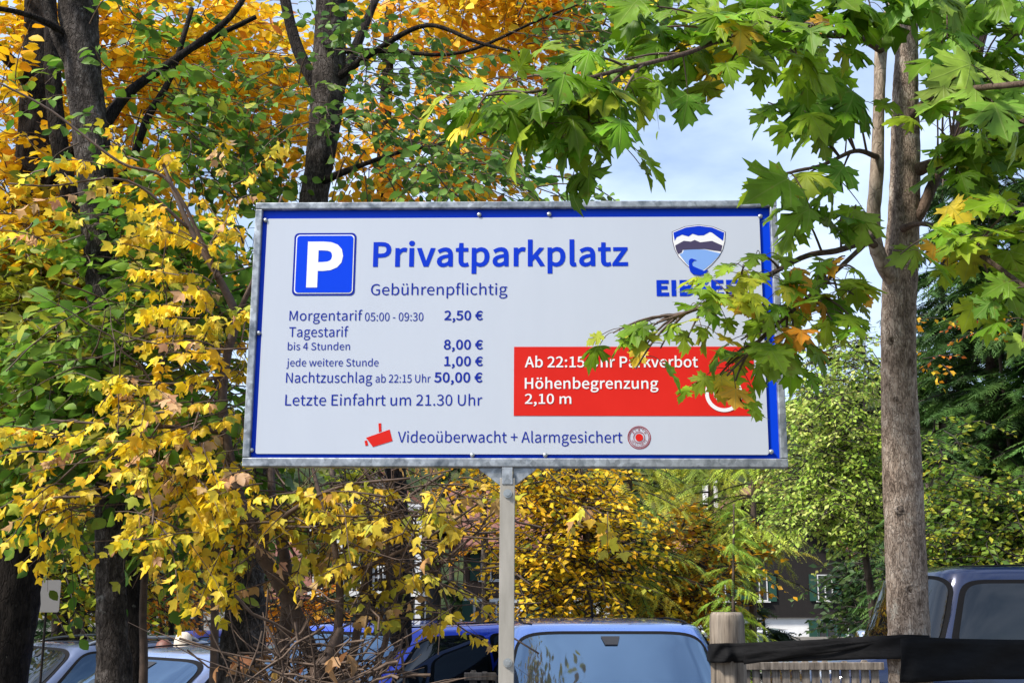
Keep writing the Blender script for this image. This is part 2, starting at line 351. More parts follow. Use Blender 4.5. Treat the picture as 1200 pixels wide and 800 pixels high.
def trunk_mesh(name, pts, m, parent, n=14, sub=6, noise=.04, seed=3):
    p, r = stem_path(pts); k = sub
    return MB().tube(spline(p, k), lerps(r, k), n, 0, noise, seed).build(name, m, parent, True, True)
# ------------------------------------------------------------------ the ground and the far terrain
def axis(lim, near, step, grow):
    a = [0.0]; s = step
    while a[-1] < lim:
        a.append(a[-1] + s)
        if a[-1] > near: s *= grow
    return a
ax_ = axis(3000, 40, 1.0, 1.25); xs = [-v for v in ax_[:0:-1]] + ax_; ys = xs
b = MB(); nx = len(xs)
b.add([(x, y, gz(x, y)) for y in ys for x in xs], [(j * nx + i, j * nx + i + 1, (j + 1) * nx + i + 1, (j + 1) * nx + i) for j in range(nx - 1) for i in range(nx - 1)])
M_GROUND = noisy(mat('gravel_ground', rough=0.95), [(0.3, (0.07, 0.062, 0.052)), (0.5, (0.13, 0.12, 0.105)), (0.75, (0.20, 0.185, 0.16))], 3.0, 12, (1, 1, 1), 0.6, 40, 0.01)
tag(b.build('ground', M_GROUND, None, True), kind='structure')
def ridge(name, y0, depth, x0, x1, hfun, m, nxx=90, nyy=14, seed=1):
    rng = random.Random(seed); b = MB()
    vs = []
    for j in range(nyy + 1):
        t = j / nyy
        for i in range(nxx + 1):
            x = x0 + (x1 - x0) * i / nxx
            vs.append((x, y0 + depth * t, -3 + (hfun(x) + 3) * math.sin(t * math.pi / 2) ** 1.1 + (rng.random() - .5) * 0.06 * hfun(x) * min(1, t * 3)))
    b.add(vs, [(j * (nxx + 1) + i, j * (nxx + 1) + i + 1, (j + 1) * (nxx + 1) + i + 1, (j + 1) * (nxx + 1) + i) for j in range(nyy) for i in range(nxx)])
    return tag(b.build(name, m, None, True), kind='structure')
M_HILL = noisy(mat('wooded_hill', rough=1.0, spec=0.1), [(0.3, (0.012, 0.02, 0.010)), (0.5, (0.035, 0.05, 0.02)), (0.62, (0.09, 0.09, 0.025)), (0.8, (0.16, 0.11, 0.03))], 0.14, 12, (1, 1, 1), 1.0, 0.5, 2.0)
ridge('hill', 105, 90, -220, 240, lambda x: 27 + 5 * math.sin(x * .03) + 2.5 * math.sin(x * .11 + 1), M_HILL)
M_MOUNT = noisy(mat('mountain_slope', rough=1.0, spec=0.1), [(0.3, (0.03, 0.05, 0.05)), (0.6, (0.07, 0.085, 0.08)), (0.8, (0.2, 0.2, 0.2))], 0.02, 12)
ridge('mountain', -700, -500, -1500, 1500, lambda x: 150 + 90 * math.sin(x * .004 + 0.6) + 40 * math.sin(x * .013), M_MOUNT)

# ------------------------------------------------------------------ the parking sign
GLY = json.loads(r'''{"+":[194,[[84,41,84,66,93,41,110,41,101,41,110,66,110,117,110,92,134,117,181,117,158,117,181,125,181,141,181,133,158,141,110,141,134,141,110,167,110,218,110,192,101,218,84,218,93,218,84,192,84,141,84,167,61,141,13,141,37,141,13,133,13,117,13,125,37,117,84,117,61,117,84,92]]],",":[97,[[26,-67,24,-60,58,-53,77,7,77,-27,77,30,50,44,67,44,37,44,26,22,26,36,26,8,50,-1,37,-1,51,-1,54,0,52,0,53,-21,19,-48,40,-38,21,-54]]],"-":[121,[[16,86,16,94,46,86,106,86,76,86,106,94,106,110,106,102,76,110,16,110,46,110,16,102]]],".":[97,[[49,-5,36,-5,61,-5,72,20,72,5,72,34,49,44,61,44,36,44,26,20,26,34,26,5]]],"0":[194,[[97,-5,48,-5,146,-5,177,129,177,40,177,218,97,261,146,261,48,261,18,129,18,218,18,40],[97,21,126,21,68,21,48,129,48,54,48,204,97,236,68,236,126,236,146,129,146,204,146,54]]],"1":[194,[[31,0,31,9,78,0,172,0,125,0,172,9,172,27,172,18,154,27,120,27,137,27,120,103,120,257,120,180,112,257,96,257,104,257,82,249,42,238,65,243,42,232,42,218,42,225,58,218,88,218,73,218,88,154,88,27,88,90,69,27,31,27,50,27,31,18]]],"2":[194,[[15,0,15,6,69,0,177,0,123,0,177,9,177,28,177,18,153,28,106,28,129,28,93,28,64,25,77,26,124,82,165,186,165,134,165,231,90,261,136,261,57,261,14,224,35,246,20,218,33,206,26,212,47,223,86,235,65,235,118,235,133,185,133,214,133,140,15,19,96,89,15,13]]],"3":[194,[[92,-5,52,-5,138,-5,175,69,175,23,175,104,120,134,151,126,120,134,120,136,120,135,148,145,166,197,166,166,166,238,91,261,134,261,62,261,20,231,39,248,25,224,37,210,31,217,51,225,90,235,69,235,117,235,133,195,133,219,133,167,62,146,116,146,62,137,62,121,62,129,122,121,142,70,142,101,142,40,90,22,121,22,61,22,27,51,42,36,21,45,10,31,16,38,27,12]]],"4":[194,[[119,0,119,24,129,0,149,0,139,0,149,24,149,71,149,47,161,71,183,71,172,71,183,79,183,96,183,88,172,96,149,96,161,96,149,150,149,257,149,203,137,257,114,257,126,257,78,202,7,92,43,147,7,85,7,71,7,78,44,71,119,71,82,71,119,47],[119,96,119,123,93,96,40,96,67,96,60,125,99,184,79,155,106,196,119,222,113,209,120,222,121,222,120,222,120,209,119,175,119,188,119,149]]],"5":[194,[[92,-5,51,-5,135,-5,176,83,176,27,176,140,98,165,141,165,83,165,60,155,71,161,62,180,67,229,64,205,99,229,163,229,131,229,163,238,163,257,163,248,122,257,39,257,80,257,36,217,30,137,33,177,36,133,47,126,42,130,62,136,90,141,73,141,122,141,143,83,143,119,143,45,89,22,119,22,59,22,26,50,40,36,20,43,9,29,15,36,27,12]]],"8":[194,[[98,-5,50,-5,146,-5,178,62,178,25,178,97,135,129,158,116,135,130,135,131,135,130,150,143,169,193,169,166,169,232,99,261,143,261,59,261,28,195,28,234,28,168,63,136,44,149,63,136,63,135,63,135,40,122,16,64,16,98,16,24],[116,139,133,155,85,151,57,195,57,165,57,220,98,237,75,237,126,237,142,191,142,217,142,172],[98,19,128,19,68,19,44,67,44,39,44,91,80,125,59,111,116,110,148,63,148,97,148,37]]],"9":[194,[[82,-5,54,-5,130,-5,175,139,175,35,175,221,89,261,138,261,49,261,15,178,15,228,15,125,86,97,43,97,107,97,145,129,130,110,143,49,81,22,114,22,64,22,38,42,49,29,32,35,20,22,26,28,35,7],[145,155,141,208,128,131,91,121,109,121,61,121,46,178,46,144,46,213,89,236,64,236,122,236]]],":":[97,[[49,137,36,137,61,137,72,161,72,146,72,175,49,186,61,186,36,186,26,161,26,175,26,146],[49,-5,36,-5,61,-5,72,20,72,5,72,34,49,44,61,44,36,44,26,20,26,34,26,5]]],"A":[213,[[1,0,30,86,12,0,34,0,23,0,42,26,59,78,51,52,90,78,153,78,121,78,161,52,177,0,169,26,189,0,211,0,200,0,182,86,124,257,153,171,112,257,88,257,100,257,59,171],[67,104,93,104,71,117,79,144,75,130,89,173,105,230,97,200,106,230,106,230,106,230,115,201,132,144,123,173,136,130,145,104,141,117,119,104]]],"B":[230,[[35,0,35,86,63,0,117,0,90,0,174,0,214,75,214,25,214,110,162,137,193,131,162,137,162,138,162,138,186,146,200,194,200,168,200,239,111,257,163,257,86,257,35,257,61,257,35,171],[68,148,80,148,68,176,68,231,68,203,81,231,107,231,94,231,147,231,168,190,168,220,168,164,106,148,150,148,93,148],[68,26,83,26,68,58,68,123,68,90,83,123,112,123,97,123,158,123,182,76,182,108,182,42,112,26,157,26,97,26]]],"C":[223,[[132,-5,68,-5,165,-5,211,32,190,9,205,39,193,53,199,46,176,35,133,24,158,24,84,24,54,129,54,64,54,193,134,233,86,233,157,233,187,209,173,223,193,216,204,230,199,223,190,246,134,261,165,261,69,261,20,128,20,211,20,45]]],"E":[206,[[35,0,35,86,86,0,187,0,136,0,187,9,187,28,187,18,147,28,68,28,107,28,68,59,68,121,68,90,100,121,165,121,132,121,165,130,165,149,165,140,132,149,68,149,100,149,68,176,68,229,68,202,106,229,183,229,145,229,183,238,183,257,183,248,134,257,35,257,85,257,35,171]]],"G":[241,[[136,-5,69,-5,171,-5,215,25,199,8,215,61,215,133,215,97,187,133,131,133,159,133,131,124,131,106,131,115,149,106,186,106,167,106,186,84,186,39,186,61,175,29,139,24,158,24,84,24,54,129,54,64,54,193,139,233,87,233,165,233,194,209,181,222,200,216,212,230,206,223,197,245,138,261,174,261,70,261,20,128,20,211,20,45]]],"H":[255,[[35,0,35,86,46,0,68,0,57,0,68,40,68,121,68,81,107,121,187,121,147,121,187,81,187,0,187,40,198,0,220,0,209,0,220,86,220,257,220,171,209,257,187,257,198,257,187,221,187,149,187,185,147,149,68,149,107,149,68,185,68,257,68,221,57,257,35,257,46,257,35,171]]],"I":[103,[[35,0,35,86,46,0,68,0,57,0,68,86,68,257,68,171,57,257,35,257,46,257,35,171]]],"L":[190,[[35,0,35,86,84,0,180,0,132,0,180,9,180,28,180,18,143,28,68,28,105,28,68,104,68,257,68,180,57,257,35,257,46,257,35,171]]],"M":[284,[[35,0,35,86,45,0,64,0,55,0,64,47,64,142,64,95,64,164,60,218,62,195,61,218,62,218,61,218,69,198,82,159,75,179,99,115,131,26,115,70,138,26,153,26,145,26,169,70,201,159,185,115,208,179,222,218,215,198,222,218,223,218,223,218,221,195,219,142,219,164,219,95,219,0,219,47,229,0,249,0,239,0,249,86,249,257,249,171,236,257,210,257,223,257,194,211,161,119,177,165,155,102,143,66,150,84,143,66,142,66,142,66,136,84,123,119,130,102,107,165,74,257,91,211,61,257,35,257,48,257,35,171]]],"N":[253,[[35,0,35,86,46,0,66,0,56,0,66,45,66,135,66,90,66,162,62,215,63,189,62,215,63,215,63,215,73,197,91,162,82,180,122,108,185,0,153,54,196,0,218,0,207,0,218,86,218,257,218,171,208,257,187,257,197,257,187,212,187,123,187,168,187,97,192,42,189,68,191,42,190,42,190,42,181,60,162,95,171,77,131,149,68,257,100,203,57,257,35,257,46,257,35,171]]],"P":[222,[[35,0,35,86,46,0,68,0,57,0,68,34,68,102,68,68,82,102,110,102,96,102,166,102,204,181,204,127,204,237,109,257,166,257,84,257,35,257,60,257,35,171],[68,129,80,129,68,162,68,230,68,196,80,230,104,230,92,230,150,230,172,181,172,219,172,145,106,129,151,129,93,129]]],"R":[222,[[68,135,82,135,68,167,68,230,68,199,82,230,111,230,96,230,151,230,173,185,173,218,173,151,111,135,151,135,96,135],[176,0,155,36,188,0,213,0,200,0,191,37,147,112,169,75,182,121,205,185,205,145,205,238,116,257,168,257,89,257,35,257,62,257,35,171,35,0,35,86,46,0,68,0,57,0,68,36,68,109,68,73,83,109,114,109,98,109,135,73]]],"S":[209,[[106,-5,70,-5,160,-5,194,68,194,28,194,106,141,137,171,124,129,142,104,153,116,147,84,161,62,196,62,171,62,218,110,233,81,233,133,233,168,209,152,224,174,216,185,230,179,223,167,248,110,261,140,261,63,261,29,193,29,233,29,156,81,127,57,138,93,122,118,111,105,117,142,100,161,65,161,92,161,41,107,24,141,24,80,24,36,56,54,36,30,48,17,33,23,41,39,10]]],"T":[210,[[89,0,89,76,99,0,121,0,110,0,121,76,121,229,121,153,147,229,199,229,173,229,199,238,199,257,199,248,136,257,11,257,74,257,11,248,11,229,11,238,37,229,89,229,63,229,89,153]]],"U":[252,[[126,-5,74,-5,179,-5,218,106,218,23,218,156,218,257,218,206,208,257,187,257,198,257,187,206,187,105,187,156,187,43,126,24,160,24,93,24,67,105,67,43,67,156,67,257,67,206,56,257,34,257,45,257,34,206,34,106,34,156,34,23]]],"V":[201,[[82,0,55,86,95,0,120,0,107,0,147,86,201,257,174,171,190,257,168,257,179,257,155,210,127,118,141,164,118,88,102,33,112,63,102,33,101,33,101,33,91,63,76,118,85,88,62,164,34,257,48,210,23,257,0,257,12,257,28,171]]],"a":[197,[[76,-5,44,-5,99,-5,139,23,121,8,139,23,140,23,140,23,141,15,143,0,142,8,152,0,169,0,160,0,169,39,169,117,169,78,169,164,103,195,150,195,72,195,29,170,46,181,33,163,41,148,37,155,56,158,98,168,76,168,129,168,137,120,137,145,56,111,21,49,21,91,21,15],[85,21,103,21,66,21,51,51,51,30,51,76,137,99,73,92,137,81,137,46,137,64,119,30]]],"b":[216,[[116,-5,98,-5,159,-5,199,98,199,33,199,157,123,195,172,195,102,195,63,168,81,183,63,180,64,202,64,191,64,228,64,279,64,253,54,279,32,279,43,279,32,186,32,0,32,93,41,0,58,0,49,0,59,7,61,20,60,13,61,20,62,20,62,20,78,5],[111,22,142,22,98,22,64,42,81,27,64,75,64,142,64,109,82,159,115,168,99,168,151,168,165,98,165,140,165,51]]],"c":[179,[[107,-5,57,-5,130,-5,169,19,152,5,164,26,155,41,159,34,143,30,110,22,127,22,75,22,51,95,51,51,51,139,111,168,76,168,126,168,149,152,138,161,154,159,165,173,160,166,152,185,110,195,134,195,61,195,18,95,18,158,18,32]]],"d":[217,[[97,-5,49,-5,120,-5,155,22,140,8,155,22,156,22,155,22,157,15,159,0,158,7,167,0,185,0,176,0,185,93,185,279,185,186,174,279,153,279,163,279,153,254,153,206,153,230,153,195,154,173,154,184,138,187,101,195,123,195,57,195,19,95,19,157,19,32],[104,22,121,22,71,22,51,95,51,49,51,139,106,168,76,168,122,168,153,148,137,162,153,115,153,48,153,82,137,31]]],"e":[194,[[109,-5,58,-5,135,-5,172,15,155,4,168,22,160,36,164,29,146,27,113,21,131,21,77,21,50,88,52,47,92,88,178,88,135,88,179,92,179,106,179,99,179,160,103,195,152,195,60,195,18,95,18,157,18,32],[49,110,83,110,53,148,104,169,77,169,134,169,151,110,151,149,117,110]]],"f":[114,[[12,164,12,172,20,164,37,164,29,164,37,109,37,0,37,55,48,0,69,0,59,0,69,55,69,164,69,109,83,164,110,164,96,164,110,173,110,190,110,181,96,190,69,190,83,190,69,200,69,220,69,210,69,245,96,258,78,258,103,258,118,252,111,256,120,261,125,277,122,269,116,281,93,283,105,283,55,283,37,221,37,259,37,210,37,190,37,200,29,190,12,188,20,189,12,180]]],"g":[197,[[96,-88,50,-88,155,-88,193,-22,193,-57,193,10,126,23,170,23,114,23,89,23,101,23,63,23,56,44,56,32,56,55,68,67,61,61,76,63,96,60,87,60,135,60,166,126,166,86,166,143,150,166,159,157,163,166,189,166,176,166,189,174,189,190,189,182,167,190,123,190,145,190,116,193,96,195,107,195,58,195,25,127,25,169,25,104,50,76,37,86,50,76,50,75,50,75,40,68,29,39,29,55,29,24,46,8,36,14,46,7,46,6,46,7,28,-5,18,-37,18,-20,18,-69],[96,82,118,82,74,82,56,127,56,99,56,155,96,172,74,172,119,172,137,127,137,155,137,99],[101,-65,138,-65,66,-65,46,-32,46,-53,46,-21,65,0,51,-10,74,-2,90,-3,83,-3,101,-3,123,-3,112,-3,148,-3,161,-27,161,-9,161,-47]]],"h":[213,[[32,0,32,93,43,0,64,0,54,0,64,46,64,138,64,92,83,157,116,167,97,167,141,167,152,116,152,152,152,77,152,0,152,39,163,0,184,0,174,0,184,40,184,120,184,80,184,169,126,195,166,195,100,195,63,163,81,181,63,176,64,202,64,189,64,228,64,279,64,253,54,279,32,279,43,279,32,186]]],"i":[96,[[32,0,32,63,43,0,64,0,54,0,64,63,64,190,64,127,54,190,32,190,43,190,32,127],[48,229,36,229,61,229,70,251,70,238,70,263,48,271,61,271,36,271,27,251,27,263,27,238]]],"j":[96,[[12,-85,1,-85,50,-85,64,-22,64,-61,64,49,64,190,64,120,54,190,33,190,43,190,33,120,33,-22,33,49,33,-45,9,-59,28,-59,2,-59,-9,-56,-4,-57,-11,-64,-15,-80,-13,-72,-9,-83],[48,229,36,229,61,229,70,251,70,238,70,263,48,271,61,271,36,271,27,251,27,263,27,238]]],"k":[193,[[32,0,32,93,43,0,64,0,53,0,64,17,64,50,64,33,76,64,99,92,88,78,118,61,155,0,137,31,167,0,190,0,178,0,166,38,118,113,142,76,139,139,181,190,160,165,169,190,146,190,158,190,119,157,65,90,92,123,65,90,64,90,64,90,64,153,64,279,64,216,53,279,32,279,43,279,32,186]]],"l":[99,[[66,-5,42,-5,75,-5,84,-2,80,-3,83,6,80,23,81,15,76,22,73,22,75,22,68,22,64,36,64,26,64,117,64,279,64,198,54,279,32,279,43,279,32,198,32,38,32,118,32,11]]],"m":[324,[[32,0,32,63,43,0,64,0,54,0,64,46,64,138,64,92,82,158,112,167,98,167,136,167,147,116,147,152,147,77,147,0,147,39,158,0,179,0,169,0,179,46,179,138,179,92,197,158,227,167,213,167,251,167,263,116,263,152,263,77,263,0,263,39,273,0,294,0,284,0,294,40,294,120,294,80,294,169,237,195,276,195,214,195,174,159,194,180,166,181,121,195,151,195,99,195,62,162,79,181,62,162,62,162,62,162,61,172,58,190,60,181,50,190,32,190,41,190,32,127]]],"n":[214,[[32,0,32,63,43,0,64,0,54,0,64,46,64,138,64,92,83,157,116,167,97,167,141,167,152,116,152,152,152,77,152,0,152,39,163,0,184,0,174,0,184,40,184,120,184,80,184,169,126,195,166,195,100,195,62,162,80,181,62,162,62,162,62,162,61,172,58,190,60,181,50,190,32,190,41,190,32,127]]],"o":[212,[[106,-5,60,-5,153,-5,194,95,194,32,194,158,106,195,153,195,60,195,18,95,18,158,18,32],[106,22,139,22,73,22,51,95,51,51,51,139,106,168,73,168,139,168,161,95,161,139,161,51]]],"p":[217,[[32,-80,32,10,43,-80,64,-80,54,-80,64,-59,64,-16,64,-37,64,-5,63,18,64,6,81,3,116,-5,99,-5,159,-5,199,98,199,33,199,157,123,195,172,195,101,195,62,168,79,182,62,168,62,168,62,168,61,175,58,190,60,183,50,190,32,190,41,190,32,100],[111,22,142,22,98,22,64,42,81,27,64,75,64,142,64,109,83,159,115,168,99,168,151,168,165,98,165,140,165,51]]],"r":[136,[[32,0,32,63,43,0,64,0,54,0,64,41,64,122,64,81,77,154,112,166,96,166,120,166,131,163,124,165,133,172,137,191,135,182,131,194,116,195,125,195,95,195,62,155,76,180,62,155,62,155,62,155,61,167,58,190,60,179,50,190,32,190,41,190,32,127]]],"s":[164,[[82,-5,55,-5,127,-5,151,52,151,21,151,88,93,110,121,99,72,118,52,143,52,125,52,158,88,170,63,170,104,170,131,153,118,163,136,160,146,173,141,167,132,185,87,195,111,195,46,195,22,141,22,171,22,109,77,86,50,96,98,78,120,50,120,69,120,34,83,20,108,20,60,20,27,43,43,29,21,36,11,22,16,29,29,7]]],"t":[132,[[92,-5,51,-5,104,-5,127,2,116,-1,125,11,121,27,123,19,114,24,99,21,106,21,77,21,70,58,70,35,70,93,70,164,70,129,87,164,121,164,104,164,121,173,121,190,121,181,104,190,70,190,87,190,70,208,70,244,70,226,61,244,43,244,52,244,42,226,40,190,41,208,30,190,9,188,19,189,9,180,9,164,9,172,19,164,38,164,28,164,38,129,38,59,38,94,38,21]]],"u":[213,[[88,-5,48,-5,114,-5,151,30,133,9,151,30,152,30,151,30,152,20,154,0,153,10,163,0,181,0,172,0,181,63,181,190,181,127,170,190,149,190,159,190,149,145,149,55,149,100,131,33,97,23,117,23,72,23,62,74,62,38,62,112,62,190,62,151,51,190,29,190,40,190,29,150,29,70,29,110,29,21]]],"v":[182,[[73,0,50,63,86,0,111,0,98,0,133,63,178,190,155,127,167,190,146,190,157,190,134,154,110,82,122,118,105,63,93,26,98,44,92,26,91,26,92,26,85,44,74,82,79,63,62,118,38,190,50,154,27,190,5,190,16,190,27,127]]],"w":[281,[[62,0,45,63,75,0,99,0,87,0,108,34,126,102,117,68,131,120,139,157,135,138,140,157,141,157,141,157,146,138,154,103,149,120,163,68,181,0,172,34,194,0,220,0,207,0,237,63,272,190,255,127,261,190,241,190,251,190,232,153,213,80,222,117,209,62,202,27,206,45,201,27,200,27,201,27,195,45,187,80,191,62,177,117,157,190,167,153,146,190,126,190,136,190,116,153,96,80,106,117,91,62,83,27,87,45,83,27,82,27,82,27,78,45,70,80,74,62,61,117,42,190,51,153,31,190,9,190,20,190,27,127]]],"z":[166,[[12,0,12,6,60,0,156,0,108,0,156,9,156,26,156,17,122,26,53,26,87,26,86,75,153,173,120,124,153,179,153,190,153,184,110,190,23,190,66,190,23,181,23,164,23,173,53,164,112,164,83,164,79,115,12,17,46,66,12,11]]],"ö":[212,[[106,-5,60,-5,153,-5,194,95,194,32,194,158,106,195,153,195,60,195,18,95,18,158,18,32],[106,22,139,22,73,22,51,95,51,51,51,139,106,168,73,168,139,168,161,95,161,139,161,51],[69,230,57,230,79,230,88,249,88,238,88,260,69,269,79,269,57,269,49,249,49,260,49,238],[144,230,132,230,155,230,163,249,163,238,163,260,144,269,155,269,132,269,124,249,124,260,124,238]]],"ü":[213,[[88,-5,48,-5,114,-5,151,30,133,9,151,30,152,30,151,30,152,20,154,0,153,10,163,0,181,0,172,0,181,63,181,190,181,127,170,190,149,190,159,190,149,145,149,55,149,100,131,33,97,23,117,23,72,23,62,74,62,38,62,112,62,190,62,151,51,190,29,190,40,190,29,150,29,70,29,110,29,21],[68,230,57,230,79,230,88,249,88,238,88,260,68,269,79,269,57,269,49,249,49,260,49,238],[144,230,133,230,155,230,163,249,163,238,163,260,144,269,155,269,133,269,124,249,124,260,124,238]]],"€":[194,[[9,137,9,143,17,137,32,137,24,137,32,133,32,125,32,129,32,120,32,110,32,115,24,110,9,109,17,109,9,103,9,92,9,97,17,92,34,92,26,92,43,31,125,-5,78,-5,153,-5,192,32,175,9,186,37,173,49,180,43,160,30,127,21,146,21,95,21,67,92,74,48,95,92,151,92,123,92,151,98,151,111,151,104,122,111,65,111,93,111,65,116,64,125,65,120,65,129,65,137,65,133,99,137,166,137,132,137,166,143,166,156,166,150,133,156,67,156,100,156,73,202,129,229,95,229,146,229,169,206,159,220,176,211,188,223,182,217,175,241,130,254,153,254,79,254,34,156,43,217,26,155,9,154,17,155,9,148]]]," ":[78,[]]}''')
def galvanised(name, base, dark):
    m = noisy(mat(name, rough=0.45, metal=0.55), [(0.3, dark), (0.5, base), (0.7, tuple(min(1, c * 1.35) for c in base))], 22, 3, (1, 1, 1), 0.05, rough=(0.32, 0.6))
    N, K, b = nodes(m); src = b.inputs['Base Color'].links[0].from_socket
    t = N.new('ShaderNodeTexCoord'); v = N.new('ShaderNodeTexVoronoi'); v.inputs['Scale'].default_value = 55; K(t.outputs['Object'], v.inputs['Vector'])
    sp = N.new('ShaderNodeSeparateColor'); K(v.outputs['Color'], sp.inputs[0])
    mr = N.new('ShaderNodeMapRange'); mr.inputs['To Min'].default_value = 0.7; mr.inputs['To Max'].default_value = 1.2; K(sp.outputs[0], mr.inputs[0])
    hs = N.new('ShaderNodeHueSaturation'); K(src, hs.inputs['Color']); K(mr.outputs[0], hs.inputs['Value']); K(hs.outputs[0], b.inputs['Base Color'])
    return m
M_GALV = galvanised('galvanised_steel', (0.31, 0.335, 0.36), (0.14, 0.165, 0.19))
M_POST = noisy(mat('aged_zinc', rough=0.55, metal=0.3), [(0.3, (0.30, 0.28, 0.24)), (0.7, (0.44, 0.41, 0.36))], 9, 8, (3, 3, .5), 0.1)
M_WHITE = noisy(mat('white_sheet', rough=0.4, spec=0.3), [(0.3, (0.482, 0.525, 0.60)), (0.75, (0.508, 0.55, 0.622))], 2.2, 8, (3, 1, .7), 0.02, 2.0, 0.01)
M_BLUE = mat('blue_sheet', (0.002, 0.05, 0.66), 0.35, spec=0.12); M_INK = mat('navy_ink', (0.006, 0.022, 0.30), 0.4, spec=0.12); M_HEAD = mat('blue_ink', (0.003, 0.035, 0.50), 0.4, spec=0.12)
M_RED = noisy(mat('red_sheet', rough=0.4, spec=0.15), [(0.3, (0.58, 0.016, 0.010)), (0.7, (0.66, 0.022, 0.014))], 2.5, 5); M_PALE = mat('white_ink', (0.78, 0.78, 0.78), 0.4)
M_BOLT = mat('zinc_bolt', (0.50, 0.52, 0.52), 0.35, 0.8); M_SLATE = mat('slate_ink', (0.065, 0.055, 0.11), 0.4, spec=0.12); M_LAKE = mat('lake_ink', (0.20, 0.36, 0.72), 0.4, spec=0.12)
M_DARKRED = mat('dark_red_ink', (0.30, 0.02, 0.03), 0.4, spec=0.12)
SC = Vector((-0.0075, 4.2337, 0)); SZ, SW, SH, SYAW = 2.5781, 2.0, 1.018, -0.03225
sign = empty('parking_sign', SC, 'large white parking tariff sign in a galvanised frame on a single grey post', 'sign', None, SYAW)
sign.rotation_euler = (0, 0.0055, SYAW)
_R = sign.rotation_euler.to_matrix(); _Ri = _R.inverted()
def su(px, py, ly=-0.006):
    """photo pixel -> (x, z) on the sign's own plane"""
    d = _Ri @ (at(px, py, 1.0) - Vector((0, 0, CAMZ))); o = _Ri @ (Vector((0, 0, CAMZ)) - SC)
    t = (ly - o.y) / d.y; p = o + d * t
    return p.x, p.z
hw, hh = SW / 2, SH / 2; zt, zb = SZ + hh, SZ - hh
b = MB(); fw = 0.027
for x0, x1, z0, z1 in ((-hw, hw, zt - fw, zt), (-hw, hw, zb, zb + fw + .006), (-hw, -hw + fw, zb + fw + .006, zt - fw), (hw - fw, hw, zb + fw + .006, zt - fw)):
    b.box(((x0 + x1) / 2, 0.012, (z0 + z1) / 2), (x1 - x0, 0.060, z1 - z0))
b.build('frame', M_GALV, sign, bevel=0.004)
MB().box((0, 0.006, SZ), (SW - 2 * fw + .002, 0.008, SH - 2 * fw + .002)).build('border_panel', M_BLUE, sign)
def rrect(x0, z0, x1, z1, r, n=5):
    out = []
    for cx, cz, a0 in ((x1 - r, z1 - r, 0), (x0 + r, z1 - r, 90), (x0 + r, z0 + r, 180), (x1 - r, z0 + r, 270)):
        for k in range(n + 1):
            a = R(a0 + 90 * k / n); out.append((cx + r * math.cos(a), cz + r * math.sin(a)))
    return out
p0, p1 = su(314, 256.3), su(902, 532.6)
x_r = su(891.6, 300)[0]
face = MB().prism(rrect(p0[0] - .002, p1[1], x_r, p0[1], 0.008), -0.006, 0.002).build('face_sheet', M_WHITE, sign)
YF = -0.006
def pts_px(pts, ly=YF): return [su(a, b_, ly) for a, b_ in pts]
def shape(name, polys, m, parent, d=0.0012, base=YF):
    b = MB()
    for p in polys: b.prism(p, base - d, base)
    return b.build(name, m, parent)
from mathutils.geometry import delaunay_2d_cdt
def glyph_loops(sps, n=4):
    out = []
    for sp in sps:
        k = len(sp) // 6; pts = []
        for i in range(k):
            a = sp[i * 6:i * 6 + 6]; j = (i + 1) % k; c = sp[j * 6:j * 6 + 6]
            p0, p1, p2, p3 = (a[0], a[1]), (a[4], a[5]), (c[2], c[3]), (c[0], c[1])
            line = abs((p1[0] - p0[0]) * (p3[1] - p0[1]) - (p1[1] - p0[1]) * (p3[0] - p0[0])) + abs((p2[0] - p0[0]) * (p3[1] - p0[1]) - (p2[1] - p0[1]) * (p3[0] - p0[0])) < 30
            for q in range(1 if line else n):
                t = q / n; u = 1 - t
                pts.append(tuple(u ** 3 * p0[d] + 3 * u * u * t * p1[d] + 3 * u * t * t * p2[d] + t ** 3 * p3[d] for d in (0, 1)))
        cl = []
        for p in pts:
            if not cl or math.hypot(p[0] - cl[-1][0], p[1] - cl[-1][1]) > 0.5: cl.append(p)
        out.append(cl)
    return out
_gc = {}
